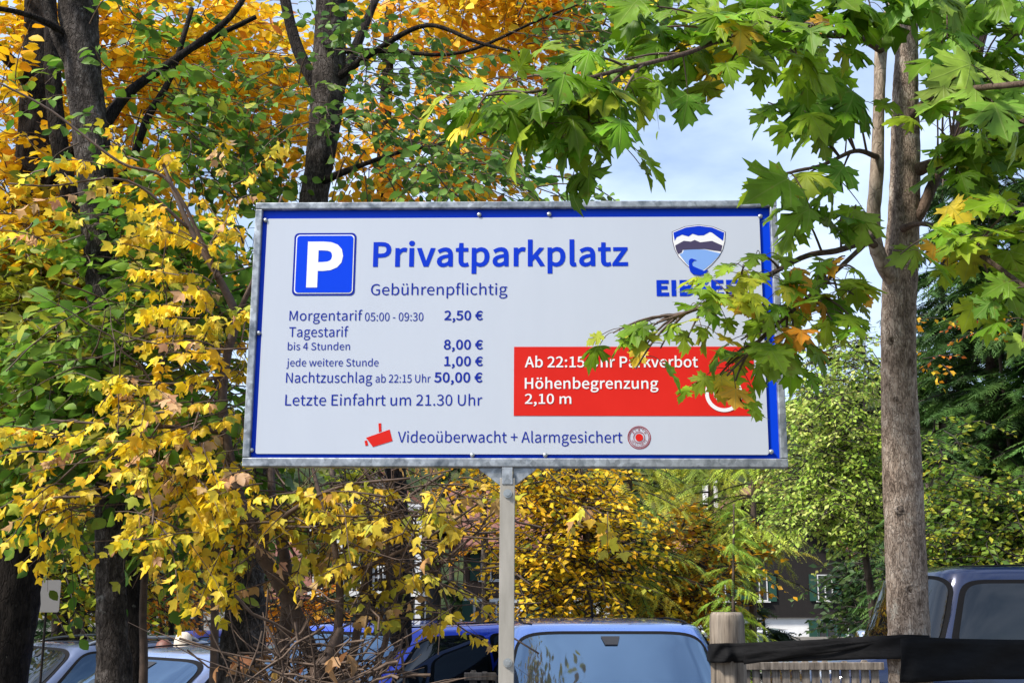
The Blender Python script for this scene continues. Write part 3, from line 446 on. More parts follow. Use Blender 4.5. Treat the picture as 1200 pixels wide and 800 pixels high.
def glyph_tris(ch, bold):
    """triangles of one letter, its outline grown by `bold`"""
    if (ch, bold) in _gc: return _gc[(ch, bold)]
    loops = glyph_loops(GLY[ch][1]); off = []
    for lp in loops:
        n = len(lp)
        if not bold: off.append(lp); continue
        for sgn in (-1, 1):
            o = []
            for i in range(n):
                a, p, c = lp[i - 1], lp[i], lp[(i + 1) % n]
                d1 = (p[0] - a[0], p[1] - a[1]); d2 = (c[0] - p[0], c[1] - p[1]); l1 = math.hypot(*d1) or 1; l2 = math.hypot(*d2) or 1
                n1 = (d1[1] / l1, -d1[0] / l1); n2 = (d2[1] / l2, -d2[0] / l2); m = (n1[0] + n2[0], n1[1] + n2[1]); ml = math.hypot(*m) or 1
                k = min(2.0 / ml, 1.4) / ml * bold * sgn
                o.append((p[0] + m[0] * k, p[1] + m[1] * k))
            off.append(o)
    vs = []; es = []
    for lp in off:
        b0 = len(vs); vs += [Vector(p) for p in lp]; es += [(b0 + i, b0 + (i + 1) % len(lp)) for i in range(len(lp))]
    if not vs: return [], []
    V_, _, Ft, *_ = delaunay_2d_cdt(vs, es, [], 0, 0.01)
    segs = [(lp[i], lp[(i + 1) % len(lp)]) for lp in loops for i in range(len(lp))]
    def keep(x, y):
        ins = False; dm = 1e9
        for (ax, ay), (bx, by) in segs:
            if (ay > y) != (by > y) and x < (bx - ax) * (y - ay) / (by - ay) + ax: ins = not ins
            if bold:
                ux, uy = bx - ax, by - ay; t = max(0, min(1, ((x - ax) * ux + (y - ay) * uy) / (ux * ux + uy * uy or 1)))
                dm = min(dm, math.hypot(ax + t * ux - x, ay + t * uy - y))
        return ins or dm < bold * 1.12
    fs = [tuple(f) for f in Ft if keep(sum(V_[i][0] for i in f) / 3, sum(V_[i][1] for i in f) / 3)]
    _gc[(ch, bold)] = ([tuple(v) for v in V_], fs); return _gc[(ch, bold)]
def text_mesh(name, items, m, parent, base=YF):
    """items: (string, x0, x1, baseline, cap height, bold), all as measured on the photograph; one part per line"""
    for s, xa, xb, yb, cap, bold in items:
        allb = MB(); x0, z0 = su(xa, yb); x1, _ = su(xb, yb); _, zc = su(xa, yb - cap); adv = 0; xmn, xmx = 1e9, -1e9; placed = []
        for ch in s:
            vs, fs = glyph_tris(ch, bold)
            if fs:
                used = {i for f in fs for i in f}; xmn = min(xmn, adv + min(vs[i][0] for i in used)); xmx = max(xmx, adv + max(vs[i][0] for i in used))
            placed.append((adv, vs, fs)); adv += GLY[ch][0] + bold * 1.1
        sx = (x1 - x0) / (xmx - xmn); sz = (zc - z0) / (max(v for sp in GLY['H'][1] for v in sp[1::6]) + bold)
        for ad, vs, fs in placed: allb.add([(x0 + (ad + u - xmn) * sx, base - 0.0012, z0 + w * sz) for u, w in vs], fs)
        allb.build(name, m, parent)
text_mesh('headline', [("Privatparkplatz", 437, 736, 311.8, 28, 9.0)], M_HEAD, sign)
text_mesh('text_line', [("Gebührenpflichtig", 434.5, 594.5, 345.7, 12.8, 0), ("Morgentarif", 339, 424.5, 375.6, 11.4, 0), ("05:00 - 09:30", 427.5, 496, 376, 9.6, 0),
    ("Tagestarif", 338.5, 408, 394.6, 11.4, 0), ("bis 4 Stunden", 337, 410, 410, 8.6, 0), ("jede weitere Stunde", 335.5, 443.5, 429, 8.6, 0),
    ("Nachtzuschlag", 335, 436, 448.2, 11.6, 0), ("ab 22:15 Uhr", 440, 504.5, 448, 9.2, 0), ("Letzte Einfahrt um 21.30 Uhr", 334, 565, 474.8, 12.6, 0),
    ("Videoüberwacht + Alarmgesichert", 466, 729.5, 518, 12.6, 0)], M_INK, sign)
text_mesh('price', [("2,50 €", 520.5, 566, 374.8, 10.8, 8), ("8,00 €", 520, 566, 409, 11, 8), ("1,00 €", 520.5, 566, 428.4, 11, 8), ("50,00 €", 508.5, 565.5, 447.5, 11.4, 8)], M_INK, sign)
# parking symbol
q0, q1 = su(342, 346.5), su(418, 273)
ps = shape('parking_symbol', [rrect(q0[0], q0[1], q1[0], q1[1], .018)], M_INK, sign)
k = .0075; shape('white_line', [rrect(q0[0] + k, q0[1] + k, q1[0] - k, q1[1] - k, .014)], M_PALE, ps, .0022)
k = .0115; shape('blue_field', [rrect(q0[0] + k, q0[1] + k, q1[0] - k, q1[1] - k, .012)], M_BLUE, ps, .0032)
text_mesh('letter', [("P", 359, 401, 334.5, 51, 14)], M_PALE, ps, YF - .0028)
# red panel
r0, r1 = su(602, 487), su(882.5, 406)
rp_ = shape('red_panel', [[(r0[0], r0[1]), (r1[0], r0[1]), (r1[0], r1[1]), (r0[0], r1[1])]], M_RED, sign)
text_mesh('warning_line', [("Ab 22:15 Uhr Parkverbot", 615, 818, 430.2, 12.4, 5), ("Höhenbegrenzung", 615, 771.5, 455.2, 12.4, 5), ("2,10 m", 615, 669.5, 472.8, 11.4, 5)], M_PALE, rp_, YF - .0014)
def ring(b, cx, cz, ro, ri, y, n=40, m=0):
    vs = [(cx + r * math.cos(2 * math.pi * i / n), y, cz + r * math.sin(2 * math.pi * i / n)) for i in range(n) for r in (ro, ri)]
    if ri == 0: b.add([(cx + ro * math.cos(2 * math.pi * i / n), y, cz + ro * math.sin(2 * math.pi * i / n)) for i in range(n)], [tuple(range(n))], m)
    else: b.add(vs, [(2 * i, 2 * i + 1, (2 * i + 3) % (2 * n), (2 * i + 2) % (2 * n)) for i in range(n)], m)
cx, cz = su(848, 461); s1 = su(848 + 22, 461)[0] - cx; b = MB(); ring(b, cx, cz, s1, s1 * .80, YF - .0028)
c45 = math.cos(R(45)); w_ = s1 * .09; e_ = s1 * .82
b.add([(cx + sx_ * e_ * c45 + ox, YF - .0030, cz + -sx_ * e_ * c45 + ox) for sx_, ox in ((-1, -w_), (-1, w_), (1, w_), (1, -w_))], [(0, 1, 2, 3)])
b.add([(cx + a * s1, YF - .0026, cz + c * s1) for a, c in ((-.52, -.22), (.52, -.22), (.56, .02), (.36, .08), (.24, .34), (-.48, .34), (-.55, .2))], [tuple(range(7))])
for a in (-.3, .3): ring(b, cx + a * s1, cz - .24 * s1, s1 * .13, 0, YF - .0026, 16)
b.build('no_parking_symbol', M_PALE, rp_)
# camera symbol, alarm symbol
shape('camera_symbol', [pts_px(p) for p in ([(429, 512.7), (456.6, 503), (460, 516.4), (437, 523.4)], [(443.5, 495.7), (446.7, 495.7), (447, 505), (444, 506)], [(427.2, 516.4), (430, 515.6), (431.5, 521.4), (428.3, 522.3)])], M_RED, sign)
cx, cz = su(749, 512.4); s1 = su(749 + 13.6, 512.4)[0] - cx; b = MB()
ring(b, cx, cz, s1, s1 * .93, YF - .0012); ring(b, cx, cz, s1 * .86, s1 * .81, YF - .0012); ring(b, cx, cz, s1 * .50, s1 * .45, YF - .0012)
al = b.build('alarm_symbol', M_DARKRED, sign)
b = MB(); ring(b, cx, cz, s1 * .33, 0, YF - .0014); b.build('red_dot', M_RED, al)
b = MB()   # the word set round the ring
def round_text(s, a0, a1, r, hgt, flip):
    for i, ch in enumerate(s):
        a = R(a0 + (a1 - a0) * i / (len(s) - 1)); _, sps = GLY[ch]; cap = 0.36; k = hgt / 240.0
        for sp in sps[:1]:
            pts = list(zip(sp[0::6], sp[1::6])); w0 = max(p[0] for p in pts) / 2
            ca, sa = math.cos(a), math.sin(a); tx, tz = (sa, -ca) if not flip else (-sa, ca); nx_, nz_ = (ca, sa) if not flip else (-ca, -sa)
            vs = [(cx + ca * r + (p[0] - w0) * k * tx + (p[1] - 120) * k * nx_, YF - .0013, cz + sa * r + (p[0] - w0) * k * tz + (p[1] - 120) * k * nz_) for p in pts]
            b.add(vs, [tuple(range(len(vs)))])
round_text("ALARM", 140, 40, s1 * .66, s1 * .2, False); round_text("GESICHERT", 205, 335, s1 * .66, s1 * .2, True)
b.build('alarm_lettering', M_DARKRED, al)
# crest: shield, mountains, lake, bird
def cp(p): return [su(760 + a / 7.27, 250 + c / 7.27) for a, c in p]
OUT = [(198, 158), (310, 112), (428, 97), (548, 112), (656, 158), (652, 240), (634, 310), (600, 372), (540, 440), (480, 490), (428, 515), (376, 490), (318, 440), (254, 372), (222, 310), (203, 240)]
def inset(p, k): return [(428 + (a - 428) * k, 300 + (c - 300) * k) for a, c in p]
cr = shape('crest', [cp(OUT)], M_SLATE, sign, .0010)
shape('white_edge', [cp(inset(OUT, .975))], M_PALE, cr, .0016)
IN = inset(OUT, .945)
shape('sky_field', [cp([p for p in IN[:5]] + [(634, 235), (600, 210), (540, 165), (520, 160), (470, 188), (420, 190), (375, 175), (340, 198), (285, 183), (238, 205), (222, 235)])], M_HEAD, cr, .0022)
shape('foothills', [cp([(226, 275), (300, 235), (360, 242), (392, 228), (440, 248), (540, 236), (628, 275), (618, 325), (560, 318), (480, 305), (290, 312), (280, 335), (250, 348), (234, 310)])], M_SLATE, cr, .0022)
shape('lake', [cp([(262, 350), (290, 340), (300, 315), (380, 308), (480, 310), (560, 330), (612, 342), (590, 372), (533, 432), (476, 478), (428, 500), (380, 478), (325, 432)])], M_LAKE, cr, .0020)
shape('bird', [cp([(345, 460), (342, 410), (350, 392), (368, 385), (385, 392), (412, 402), (385, 408), (370, 425), (376, 450), (420, 470), (470, 490), (505, 482), (485, 515), (440, 530), (380, 520), (355, 495)])], M_HEAD, cr, .0028)
text_mesh('crest_lettering', [("EIBSEE", 769.5, 866, 345.8, 17.6, 20)], M_HEAD, cr)
# bolts
for a, c in ((311, 258), (303, 390), (294.5, 527), (561.6, 251.6), (643.6, 251), (891, 253.5), (904, 529), (553.5, 533), (639, 533), (897.5, 390)):
    x, z = su(a, c, -0.008); b = MB(); b.cyl((x, -0.004, z), (x, -0.0095, z), .0085, 12); b.tube([(x, -.0095, z), (x, -.0115, z), (x, -.0125, z)], [.0075, .006, .002], 12)
    b.build('bolt', M_BOLT, sign, True)
# post: an upright channel, gussets under the frame, bolts
b = MB(); px0, pw = su(594.5, 600, 0)[0], .054; py_ = -.012
b.box((px0, py_, (zb - .04) / 2 - .02), (pw, .004, zb - .04 + .04))
for s_ in (-1, 1): b.box((px0 + s_ * (pw / 2 - .002), py_ + .020, (zb - .04) / 2 - .02), (.004, .036, zb))
post = b.build('post', M_POST, sign, bevel=.0015)
b = MB(); b.box((px0, -.014, zb - .032), (pw * .72, .006, .062))
for s_ in (-1, 1): b.prism([(px0 + s_ * pw * .37, zb - .002), (px0 + s_ * .108, zb - .002), (px0 + s_ * .100, zb - .012), (px0 + s_ * pw * .37, zb - .072)], -.006, .001)
b.build('gusset', M_GALV, sign, bevel=.0015)
for c in (578, 776):
    x, z = su(595, c, -.014); b = MB(); b.cyl((x, -.014, z), (x, -.018, z), .016, 16); b.tube([(x, -.018, z), (x, -.026, z)], [.0095, .0095], 6); b.build('bolt', M_BOLT, sign)
# ------------------------------------------------------------------ trees and shrubs
YEL = [(.90, .62, .025, 5), (.92, .70, .07, 4), (.82, .50, .02, 1.3), (.68, .42, .22, 1.0), (.46, .50, .05, 1.4)]
ORG = [(.80, .38, .01, 5), (.70, .25, .01, 2.2), (.84, .48, .02, 4), (.50, .16, .01, .7), (.30, .28, .03, 1)]
GOLD = [(.80, .44, .012, 5), (.84, .52, .03, 3), (.72, .32, .01, 2), (.34, .32, .03, 1.3)]
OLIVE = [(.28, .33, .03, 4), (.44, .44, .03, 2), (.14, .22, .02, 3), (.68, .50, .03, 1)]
GREEN = [(.14, .28, .03, 5), (.09, .19, .025, 4), (.24, .39, .04, 3), (.42, .46, .04, .8)]
DKGREEN = [(.03, .07, .018, 5), (.05, .10, .02, 3), (.02, .045, .012, 2)]
LIME = [(.46, .60, .10, 4), (.36, .52, .07, 3), (.60, .68, .18, 2.4), (.22, .36, .05, 1)]
YGRN = [(.34, .38, .04, 4), (.24, .32, .04, 3), (.50, .46, .05, 2)]
MAPLE = [(.165, .31, .012, 5), (.115, .24, .012, 4.5), (.25, .40, .02, 3.5), (.40, .50, .03, 1.0), (.78, .58, .03, .4)]
MAPLE_T = [(.19, .34, .015, 5), (.28, .42, .022, 4), (.46, .50, .03, 1.6), (.78, .58, .04, 1.2), (.66, .30, .02, .4)]
def tree(name, label, base_px, Y, cat='tree', group=None):
    p = at(base_px[0], base_px[1], Y); g = gz(p.x, Y)
    return empty(name, (p.x, Y, g), label, cat, group)
def ground_end(pts):
    """run the first trunk station straight down to below the ground"""
    u, v, Y, w = pts[0]; p = at(u, v, Y); g = gz(p.x, Y) - .1
    return p, g
def trunk(parent, pts, m, n=14, sub=6, noise=.04, seed=3, flare=1.35, name='trunk', gnd=True):
    p, r = stem_path(pts)
    if gnd:
        q = p[0].copy(); q.z = gz(q.x, q.y) - .1; mid = p[0].lerp(q, .6)
        p = [q, mid] + p; r = [r[0] * flare, r[0] * (1 + (flare - 1) * .35)] + r
    P = spline(p, sub); Rr = lerps(r, sub)
    return MB().tube(P, Rr, n, 0, noise, seed).build(name, m, parent, True, True)

# --- the young maple at the right, in front of the sign ------------------------------------------
YM = 3.6
mp_ = tree('maple_tree', 'young green maple with a tan grey trunk at right, its branches hanging over the sign', (1067, 800), YM)
trunk(mp_, [(1067, 800, YM, 23.7), (1065, 740, YM, 23.2), (1061, 640, YM, 22.8), (1057, 545, YM, 22.3), (1053.5, 450, YM, 20.5), (1053, 380, YM, 20.0), (1055, 318, YM, 20.5), (1059, 255, YM, 18.6), (1061, 180, YM, 17.7), (1061, 110, YM, 15.8), (1063, 40, YM, 13.0), (1064, -60, YM, 11.2), (1060, -220, YM, 8.4)],
      M_BARK_MAPLE, 36, 12, .03, 5, 1.5)
# old branch scars: rings of callus round a sunken eye
M_SCAR = bark('maple_scar', [(0.4, (0.07, 0.05, 0.038)), (0.62, (0.30, 0.24, 0.19))], 40, (1, 1, 1), 1.0, .01)
rng = random.Random(4)
for u, v, w in ((1050, 598, 7), (1062, 690, 8), (1043, 402, 7), (1060, 508, 5), (1064, 300, 7), (1046, 470, 5)):
    p = at(u, v, YM); r = w * YM / F; cx_ = at(1058, v, YM).x; dx = (p.x - cx_); p.y -= math.sqrt(max(.0004, .058 ** 2 - dx * dx)); b = MB(); vs = []; n1, n2 = 16, 8
    for i in range(n1):
        a_ = 2 * math.pi * i / n1; k = 1 + .18 * (rng.random() - .5)
        for j in range(n2):
            c_ = 2 * math.pi * j / n2; rr_ = r * k + r * .34 * math.cos(c_); vs.append(p + Vector((rr_ * math.cos(a_), -r * .30 * math.sin(c_) + .002, rr_ * .62 * math.sin(a_))))
    b.add(vs, [(i * n2 + j, i * n2 + (j + 1) % n2, ((i + 1) % n1) * n2 + (j + 1) % n2, ((i + 1) % n1) * n2 + j) for i in range(n1) for j in range(n2)]); kn = b.build('branch_scar', M_BARK_MAPLE, mp_, True, True)
    e = MB(); e.tube([p + Vector((0, .02, 0)), p + Vector((0, -.003, 0))], [r * .75, r * .7], 10); e.build('scar_eye', M_SCAR, mp_, True, True)
M_LIMB = bark('maple_limb_bark', [(0.3, (0.045, 0.03, 0.022)), (0.7, (0.17, 0.12, 0.09))], 24, (1.5, 1.5, .8), .6, .008)
M_LIMB_PALE = bark('maple_pale_limb_bark', [(0.38, (0.16, 0.12, 0.09)), (0.62, (0.44, 0.36, 0.28))], 20, (1.5, 1.5, .7), .7, .008)
limbs_px = {
 'fork': [(1050, 335, YM, 9), (1036, 312, YM - .06, 9.5), (1026, 285, YM - .08, 9), (1024, 250, YM - .08, 8.5), (1028, 200, YM - .08, 8.5), (1030, 130, YM - .08, 7), (1033, 60, YM - .05, 8), (1042, 20, YM, 8), (1052, -20, YM + .05, 7), (1056, -120, YM + .05, 5)],
 'r1': [(1064, 205, YM, 10), (1083, 196, YM - .05, 8), (1110, 188, YM - .1, 7), (1140, 174, YM - .2, 6.5), (1171, 158, YM - .3, 6), (1202, 143, YM - .4, 5.5), (1260, 120, YM - .5, 4)],
 'r2': [(1066, 265, YM, 9), (1080, 246, YM - .03, 7), (1096, 210, YM, 7), (1120, 162, YM + .1, 7), (1138, 110, YM + .2, 8), (1146, 50, YM + .2, 9), (1165, -10, YM + .3, 8)],
 'r3': [(1066, 140, YM, 6), (1085, 118, YM - .2, 4), (1104, 108, YM - .4, 3.5), (1150, 103, YM - .6, 4), (1202, 98, YM - .8, 4), (1270, 90, YM - .9, 3)],
 'r4': [(1058, 268, YM - .06, 5), (1078, 262, YM - .14, 3), (1110, 270, YM - .3, 3.2), (1137, 290, YM - .4, 3.2), (1171, 314, YM - .5, 3), (1202, 336, YM - .6, 2.6), (1260, 372, YM - .7, 2)],
 'l1': [(1034, 60, YM - .06, 5), (1005, 44, YM - .2, 4), (975, 42, YM - .35, 3.6), (935, 39, YM - .5, 3.4), (850, 47, YM - .75, 3.2), (800, 64, YM - .9, 3), (704, 88, YM - 1.05, 2.6), (636, 106, YM - 1.1, 2), (570, 112, YM - 1.15, 1.3)],
 'l2': [(1030, 290, YM - .08, 5.5), (1014, 284, YM - .12, 4.2), (980, 294, YM - .2, 3.8), (945, 300, YM - .3, 3.4), (898, 324, YM - .4, 3), (860, 346, YM - .48, 2.6), (820, 361, YM - .55, 2.2), (770, 378, YM - .6, 1.4)],
 'l3': [(1028, 272, YM - .08, 4), (1002, 297, YM - .2, 3), (962, 334, YM - .32, 2.6), (928, 365, YM - .42, 2.2), (892, 398, YM - .5, 1.8), (852, 440, YM - .55, 1.1)],
 'l4': [(1028, 184, YM - .1, 3.6), (1002, 177, YM - .22, 2.8), (962, 194, YM - .4, 2.2), (908, 206, YM - .5, 1.4)],
 't1': [(1063, 20, YM, 6), (1090, -20, YM - .2, 4), (1140, -50, YM - .5, 3)], 't2': [(1045, -20, YM, 6), (960, -50, YM - .4, 4), (860, -70, YM - .7, 3)]}
limb_curves = {}
for k_, pts in limbs_px.items():
    p, r = stem_path(pts); P = spline(p, 6); limb_curves[k_] = P
    MB().tube(P, lerps(r, 6), 9, 0, .05, 7).build('limb', M_LIMB_PALE if k_ == 'fork' else M_LIMB, mp_, True, True)
# clusters of large leaves: (limb, px, py, Y offset from the trunk, leaves, leaf size, palette)
CL = []
def cl(limb, items, pal=MAPLE, dY=-.5, sz=.125): CL.extend([(limb, x, y, YM + dY + (d[0] if d else 0), n, sz, pal) for x, y, n, *d in items])
cl('l1', [(560, 118, 7), (600, 95, 7), (628, 118, 7), (660, 96, 6), (668, 140, 7), (640, 148, 6), (700, 118, 6), (715, 165, 6), (690, 65, 6), (735, 70, 5), (730, 110, 5), (690, 170, 4), (610, 130, 5)], dY=-1.05, sz=.108)
cl('l1', [(770, 70, 6), (760, 35, 6), (800, 40, 5), (840, 30, 7), (850, 85, 3), (880, 20, 6), (910, 60, 6), (770, 8, 5), (935, 70, 6), (955, 30, 4)], dY=-.75, sz=.118)
cl('l1', [(905, 20, 6), (985, 20, 6), (1000, 55, 3), (960, 5, 5)], dY=-.4)
cl('l4', [(925, 125, 4), (960, 120, 4), (985, 135, 3), (900, 120, 3), (1000, 112, 3)], dY=-.35, sz=.115)
cl('l4', [(905, 212, 3), (945, 205, 3), (985, 208, 3)], dY=-.42, sz=.112)
cl('l2', [(940, 250, 4), (985, 255, 3), (1003, 240, 3)], dY=-.3, sz=.115)
cl('l2', [(872, 312, 5), (850, 340, 5), (818, 350, 4), (795, 372, 5), (838, 372, 4), (765, 382, 4), (738, 388, 4), (806, 396, 4), (774, 408, 3), (905, 325, 5), (890, 298, 3), (752, 412, 2), (718, 390, 3), (745, 432, 1)], MAPLE_T, -.52, .082)
cl('l3', [(880, 355, 4), (915, 358, 5), (945, 340, 5), (972, 330, 5), (895, 385, 5), (930, 392, 5), (868, 398, 4), (850, 428, 4), (922, 425, 5), (838, 446, 3), (985, 360, 4), (872, 420, 3), (960, 310, 5), (1000, 345, 4), (855, 470, 1), (1005, 318, 4), (975, 375, 3), (1010, 385, 3), (990, 300, 3)], MAPLE_T, -.45, .088)
cl('r3', [(1110, 92, 3), (1140, 95, 3), (1095, 125, 4), (1180, 85, 4), (1165, 120, 4)], [(.20, .38, .04, 3), (.28, .44, .06, 2)], -.55, .13)
cl('r1', [(1110, 160, 5), (1150, 150, 6), (1180, 175, 6), (1120, 205, 4), (1190, 215, 6), (1150, 195, 6), (1100, 150, 3)], MAPLE, -.25, .125)
cl('r4', [(1120, 262, 4), (1135, 250, 2), (1150, 280, 5), (1110, 285, 4), (1170, 320, 4), (1165, 345, 3), (1190, 340, 4), (1055, 298, 2)], MAPLE_T, -.4, .12)
cl('r4', [(1185, 270, 4), (1198, 240, 4), (1198, 400, 2)], MAPLE, -.6, .125)
cl('r2', [(1110, 60, 7), (1150, 50, 7), (1190, 40, 7), (1130, 20, 7), (1170, 15, 7), (1100, 20, 6), (1195, 75, 6), (1100, 75, 4), (1200, 10, 5), (1205, 130, 5)], MAPLE, -.2, .128)
cl('t1', [(1090, -10, 6), (1140, -15, 6), (1190, -10, 6), (1080, -5, 3), (1110, 45, 4)], [(.24, .40, .05, 3), (.17, .32, .03, 4)], -.55, .13)
cl('t2', [(1010, -10, 6), (950, -15, 6), (890, -10, 6), (830, -5, 6), (780, -15, 6), (1020, 8, 3)], MAPLE, -.5, .122)
def px_of(p):
    x, y, z = p[0], p[1], p[2] - CAMZ; d = y * CP + z * SP
    return 600 + F * x / d, 400 - F * (z * CP - y * SP) / d
rng = np.random.default_rng(21); LP, LA, LN, LS, LC = [], [], [], [], []; TP, TR = [], []
for limb, x, y, Y, n, sz, pal in CL:
    C = np.array(at(x, y, Y + rng.normal(0, .05))); crv = np.array([list(p) for p in limb_curves[limb]])
    dd = np.linalg.norm(crv - C, axis=1); j = max(0, int(np.argmin(dd)) - 3); B0 = crv[j]
    ts = np.linspace(0, 1, 6)[:, None]; pth = B0 * (1 - ts) + C * ts + np.array([0, 0, 1.]) * (.12 * dd.min() * np.sin(ts * math.pi))
    TP.append(pth); TR.append(np.linspace(.0042, .0022, 6)); out = nrm(C - B0)
    cc = pick_colors(rng, pal, 1)[0]
    for k_ in range(n):
        a = 2 * math.pi * (k_ / n) + rng.normal(0, .4); rad = np.array([math.cos(a), math.sin(a), 0.0])
        pd = nrm(rad + out * .4 + np.array([0, 0, rng.normal(.0, .35)])); pl = rng.uniform(.04, .10)
        st = C - out * rng.uniform(0, .07); bs = st + pd * pl + np.array([0, 0, -.01])
        tp = st * (1 - ts) + bs * ts + np.array([0, 0, 1.]) * (.012 * np.sin(ts * math.pi)); TP.append(tp); TR.append(np.full(6, .0011))
        ax = nrm(pd * .75 + np.array([0, 0, -rng.uniform(.15, .95)]) + rng.normal(0, .15, 3))
        u_, v_ = px_of(bs + ax * sz * .4)
        if (1010 < u_ < 1086 and 45 < v_ < 300 and rng.random() < .9) or (1025 < u_ < 1090 and 300 < v_ < 420) or (755 < u_ < 828 and 402 < v_ < 440): TP.pop(); TR.pop(); continue
        LP.append(bs); LA.append(ax); LN.append(np.array([0, 0, 1.]) + rad * .45 + np.array([0, -.45, 0]) + rng.normal(0, .3, 3)); LS.append(sz * rng.uniform(.62, 1.12))
        c = cc if rng.random() < .5 else pick_colors(rng, pal, 1)[0]
        LC.append(np.clip(c * rng.uniform(.8, 1.2) * rng.normal(1, .06, 3), .005, .95))
# single large leaves the eye picks out: (base px, tip px, Y, colour)
G1, G2, G3 = (.12, .27, .018), (.20, .37, .025), (.30, .45, .05); YL, YO = (.80, .60, .04), (.72, .40, .04)
HERO = [(806, 110, 800, 160, 2.75, G1), (672, 160, 668, 198, 2.6, G1), (703, 150, 713, 193, 2.6, G1), (690, 140, 735, 155, 2.62, G1), (1138, 76, 1078, 96, 2.9, G3), (1000, 106, 986, 170, 3.2, G1), (945, 106, 930, 176, 3.15, G1), (925, 210, 864, 238, 3.1, G2),
        (990, 194, 962, 232, 3.15, G1), (950, 244, 904, 274, 3.1, G2), (974, 350, 986, 390, 3.2, G1), (928, 316, 962, 336, 3.15, YO), (866, 358, 890, 372, 3.05, YO), (900, 418, 950, 440, 3.1, G3), (1008, 338, 1026, 366, 3.25, YO), (1108, 292, 1122, 318, 3.3, YL), (1094, 286, 1092, 312, 3.3, YO), (1078, 294, 1040, 304, 3.3, G3),
        (1112, 240, 1142, 272, 3.2, YL), (1182, 330, 1146, 348, 3.0, G2), (1164, 352, 1136, 376, 3.0, G1), (1200, 396, 1180, 414, 3.0, G3), (1150, 130, 1120, 152, 3.1, G3), (548, 150, 512, 152, 2.45, YL), (560, 125, 520, 120, 2.45, G2), (900, 20, 880, 45, 3.0, G3), (965, 20, 955, 45, 3.0, YO), (845, 440, 850, 482, 3.1, YL), (862, 455, 862, 485, 3.1, YO), (1015, 250, 1000, 300, 3.2, G3)]
for bx_, by_, tx_, ty_, Y, c in HERO:
    P0, P1 = np.array(at(bx_, by_, Y)), np.array(at(tx_, ty_, Y - rng.uniform(-.03, .06))); crv = np.concatenate([np.array([list(p) for p in q]) for q in limb_curves.values()]); j = int(np.argmin(np.linalg.norm(crv - P0, axis=1)))
    B0 = crv[j]; ts = np.linspace(0, 1, 6)[:, None]; TP.append(B0 * (1 - ts) + P0 * ts + np.array([0, 0, 1.]) * (.10 * np.linalg.norm(P0 - B0) * np.sin(ts * math.pi))); TR.append(np.linspace(.0024, .0011, 6))
    LP.append(P0); LA.append(nrm(P1 - P0)); LN.append(np.array([rng.normal(0, .22), -1., .45 + rng.normal(0, .2)])); LS.append(.82 * np.linalg.norm(P1 - P0)); LC.append(np.array(c) * rng.uniform(.9, 1.1))
twig_mesh('twigs', np.array(TP), np.array(TR), mp_, M_TWIG, 5)
leaves('crown', np.array(LP), np.array(LA), np.array(LN), np.array(LS), np.array(LC), 'maple', mp_, M_MAPLE, True)

# --- big dark trunk at the left edge, with olive and yellow beech foliage ------------------------
t = tree('beech_tree', 'thick dark beech trunk at the far left edge under orange yellow foliage', (5, 800), 7.2)
trunk(t, [(-2, 800, 7.2, 30), (10, 720, 7.2, 33), (18, 640, 7.2, 32), (24, 560, 7.25, 30), (30, 420, 7.3, 27), (38, 250, 7.4, 24), (45, 100, 7.5, 20), (48, -80, 7.6, 16)], M_BARK_DARK, 14, 6, .05, 8)
for pts in ([(36, 280, 7.4, 10), (70, 200, 7.2, 8), (140, 120, 7.0, 6), (220, 60, 6.9, 4), (300, 20, 6.8, 3)], [(45, 110, 7.5, 9), (0, 60, 7.2, 7), (-60, 20, 7.0, 4)], [(40, 200, 7.4, 10), (60, 120, 7.7, 9), (58, 40, 8, 8), (50, -40, 8, 6)],
            [(28, 460, 7.3, 8), (70, 420, 6.9, 5), (130, 400, 6.6, 3)]):
    p, r = stem_path(pts); MB().tube(spline(p, 6), lerps(r, 6), 8, 0, .06, 2).build('limb', M_BARK_DARK, t, True, True)
crown(t, [(40, 50, 90, 100, 8.0, 1.0, 170), (10, 170, 60, 80, 7.4, .8, 100), (160, 60, 100, 80, 8.2, 1.0, 160), (40, 275, 55, 50, 7.2, .6, 70), (260, 80, 90, 90, 8.6, 1.0, 140), (120, 190, 80, 55, 8.6, .7, 84)],
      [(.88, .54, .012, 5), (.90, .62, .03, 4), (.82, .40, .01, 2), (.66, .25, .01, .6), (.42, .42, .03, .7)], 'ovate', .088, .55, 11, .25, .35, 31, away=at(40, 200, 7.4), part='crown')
crown(t, [(40, 370, 75, 80, 7.0, .8, 250), (70, 450, 80, 60, 6.6, .6, 200), (20, 520, 50, 70, 7.4, .6, 130)], OLIVE, 'ovate', .082, .5, 10, .3, .3, 32, away=at(40, 400, 7.4), part='lower_crown')

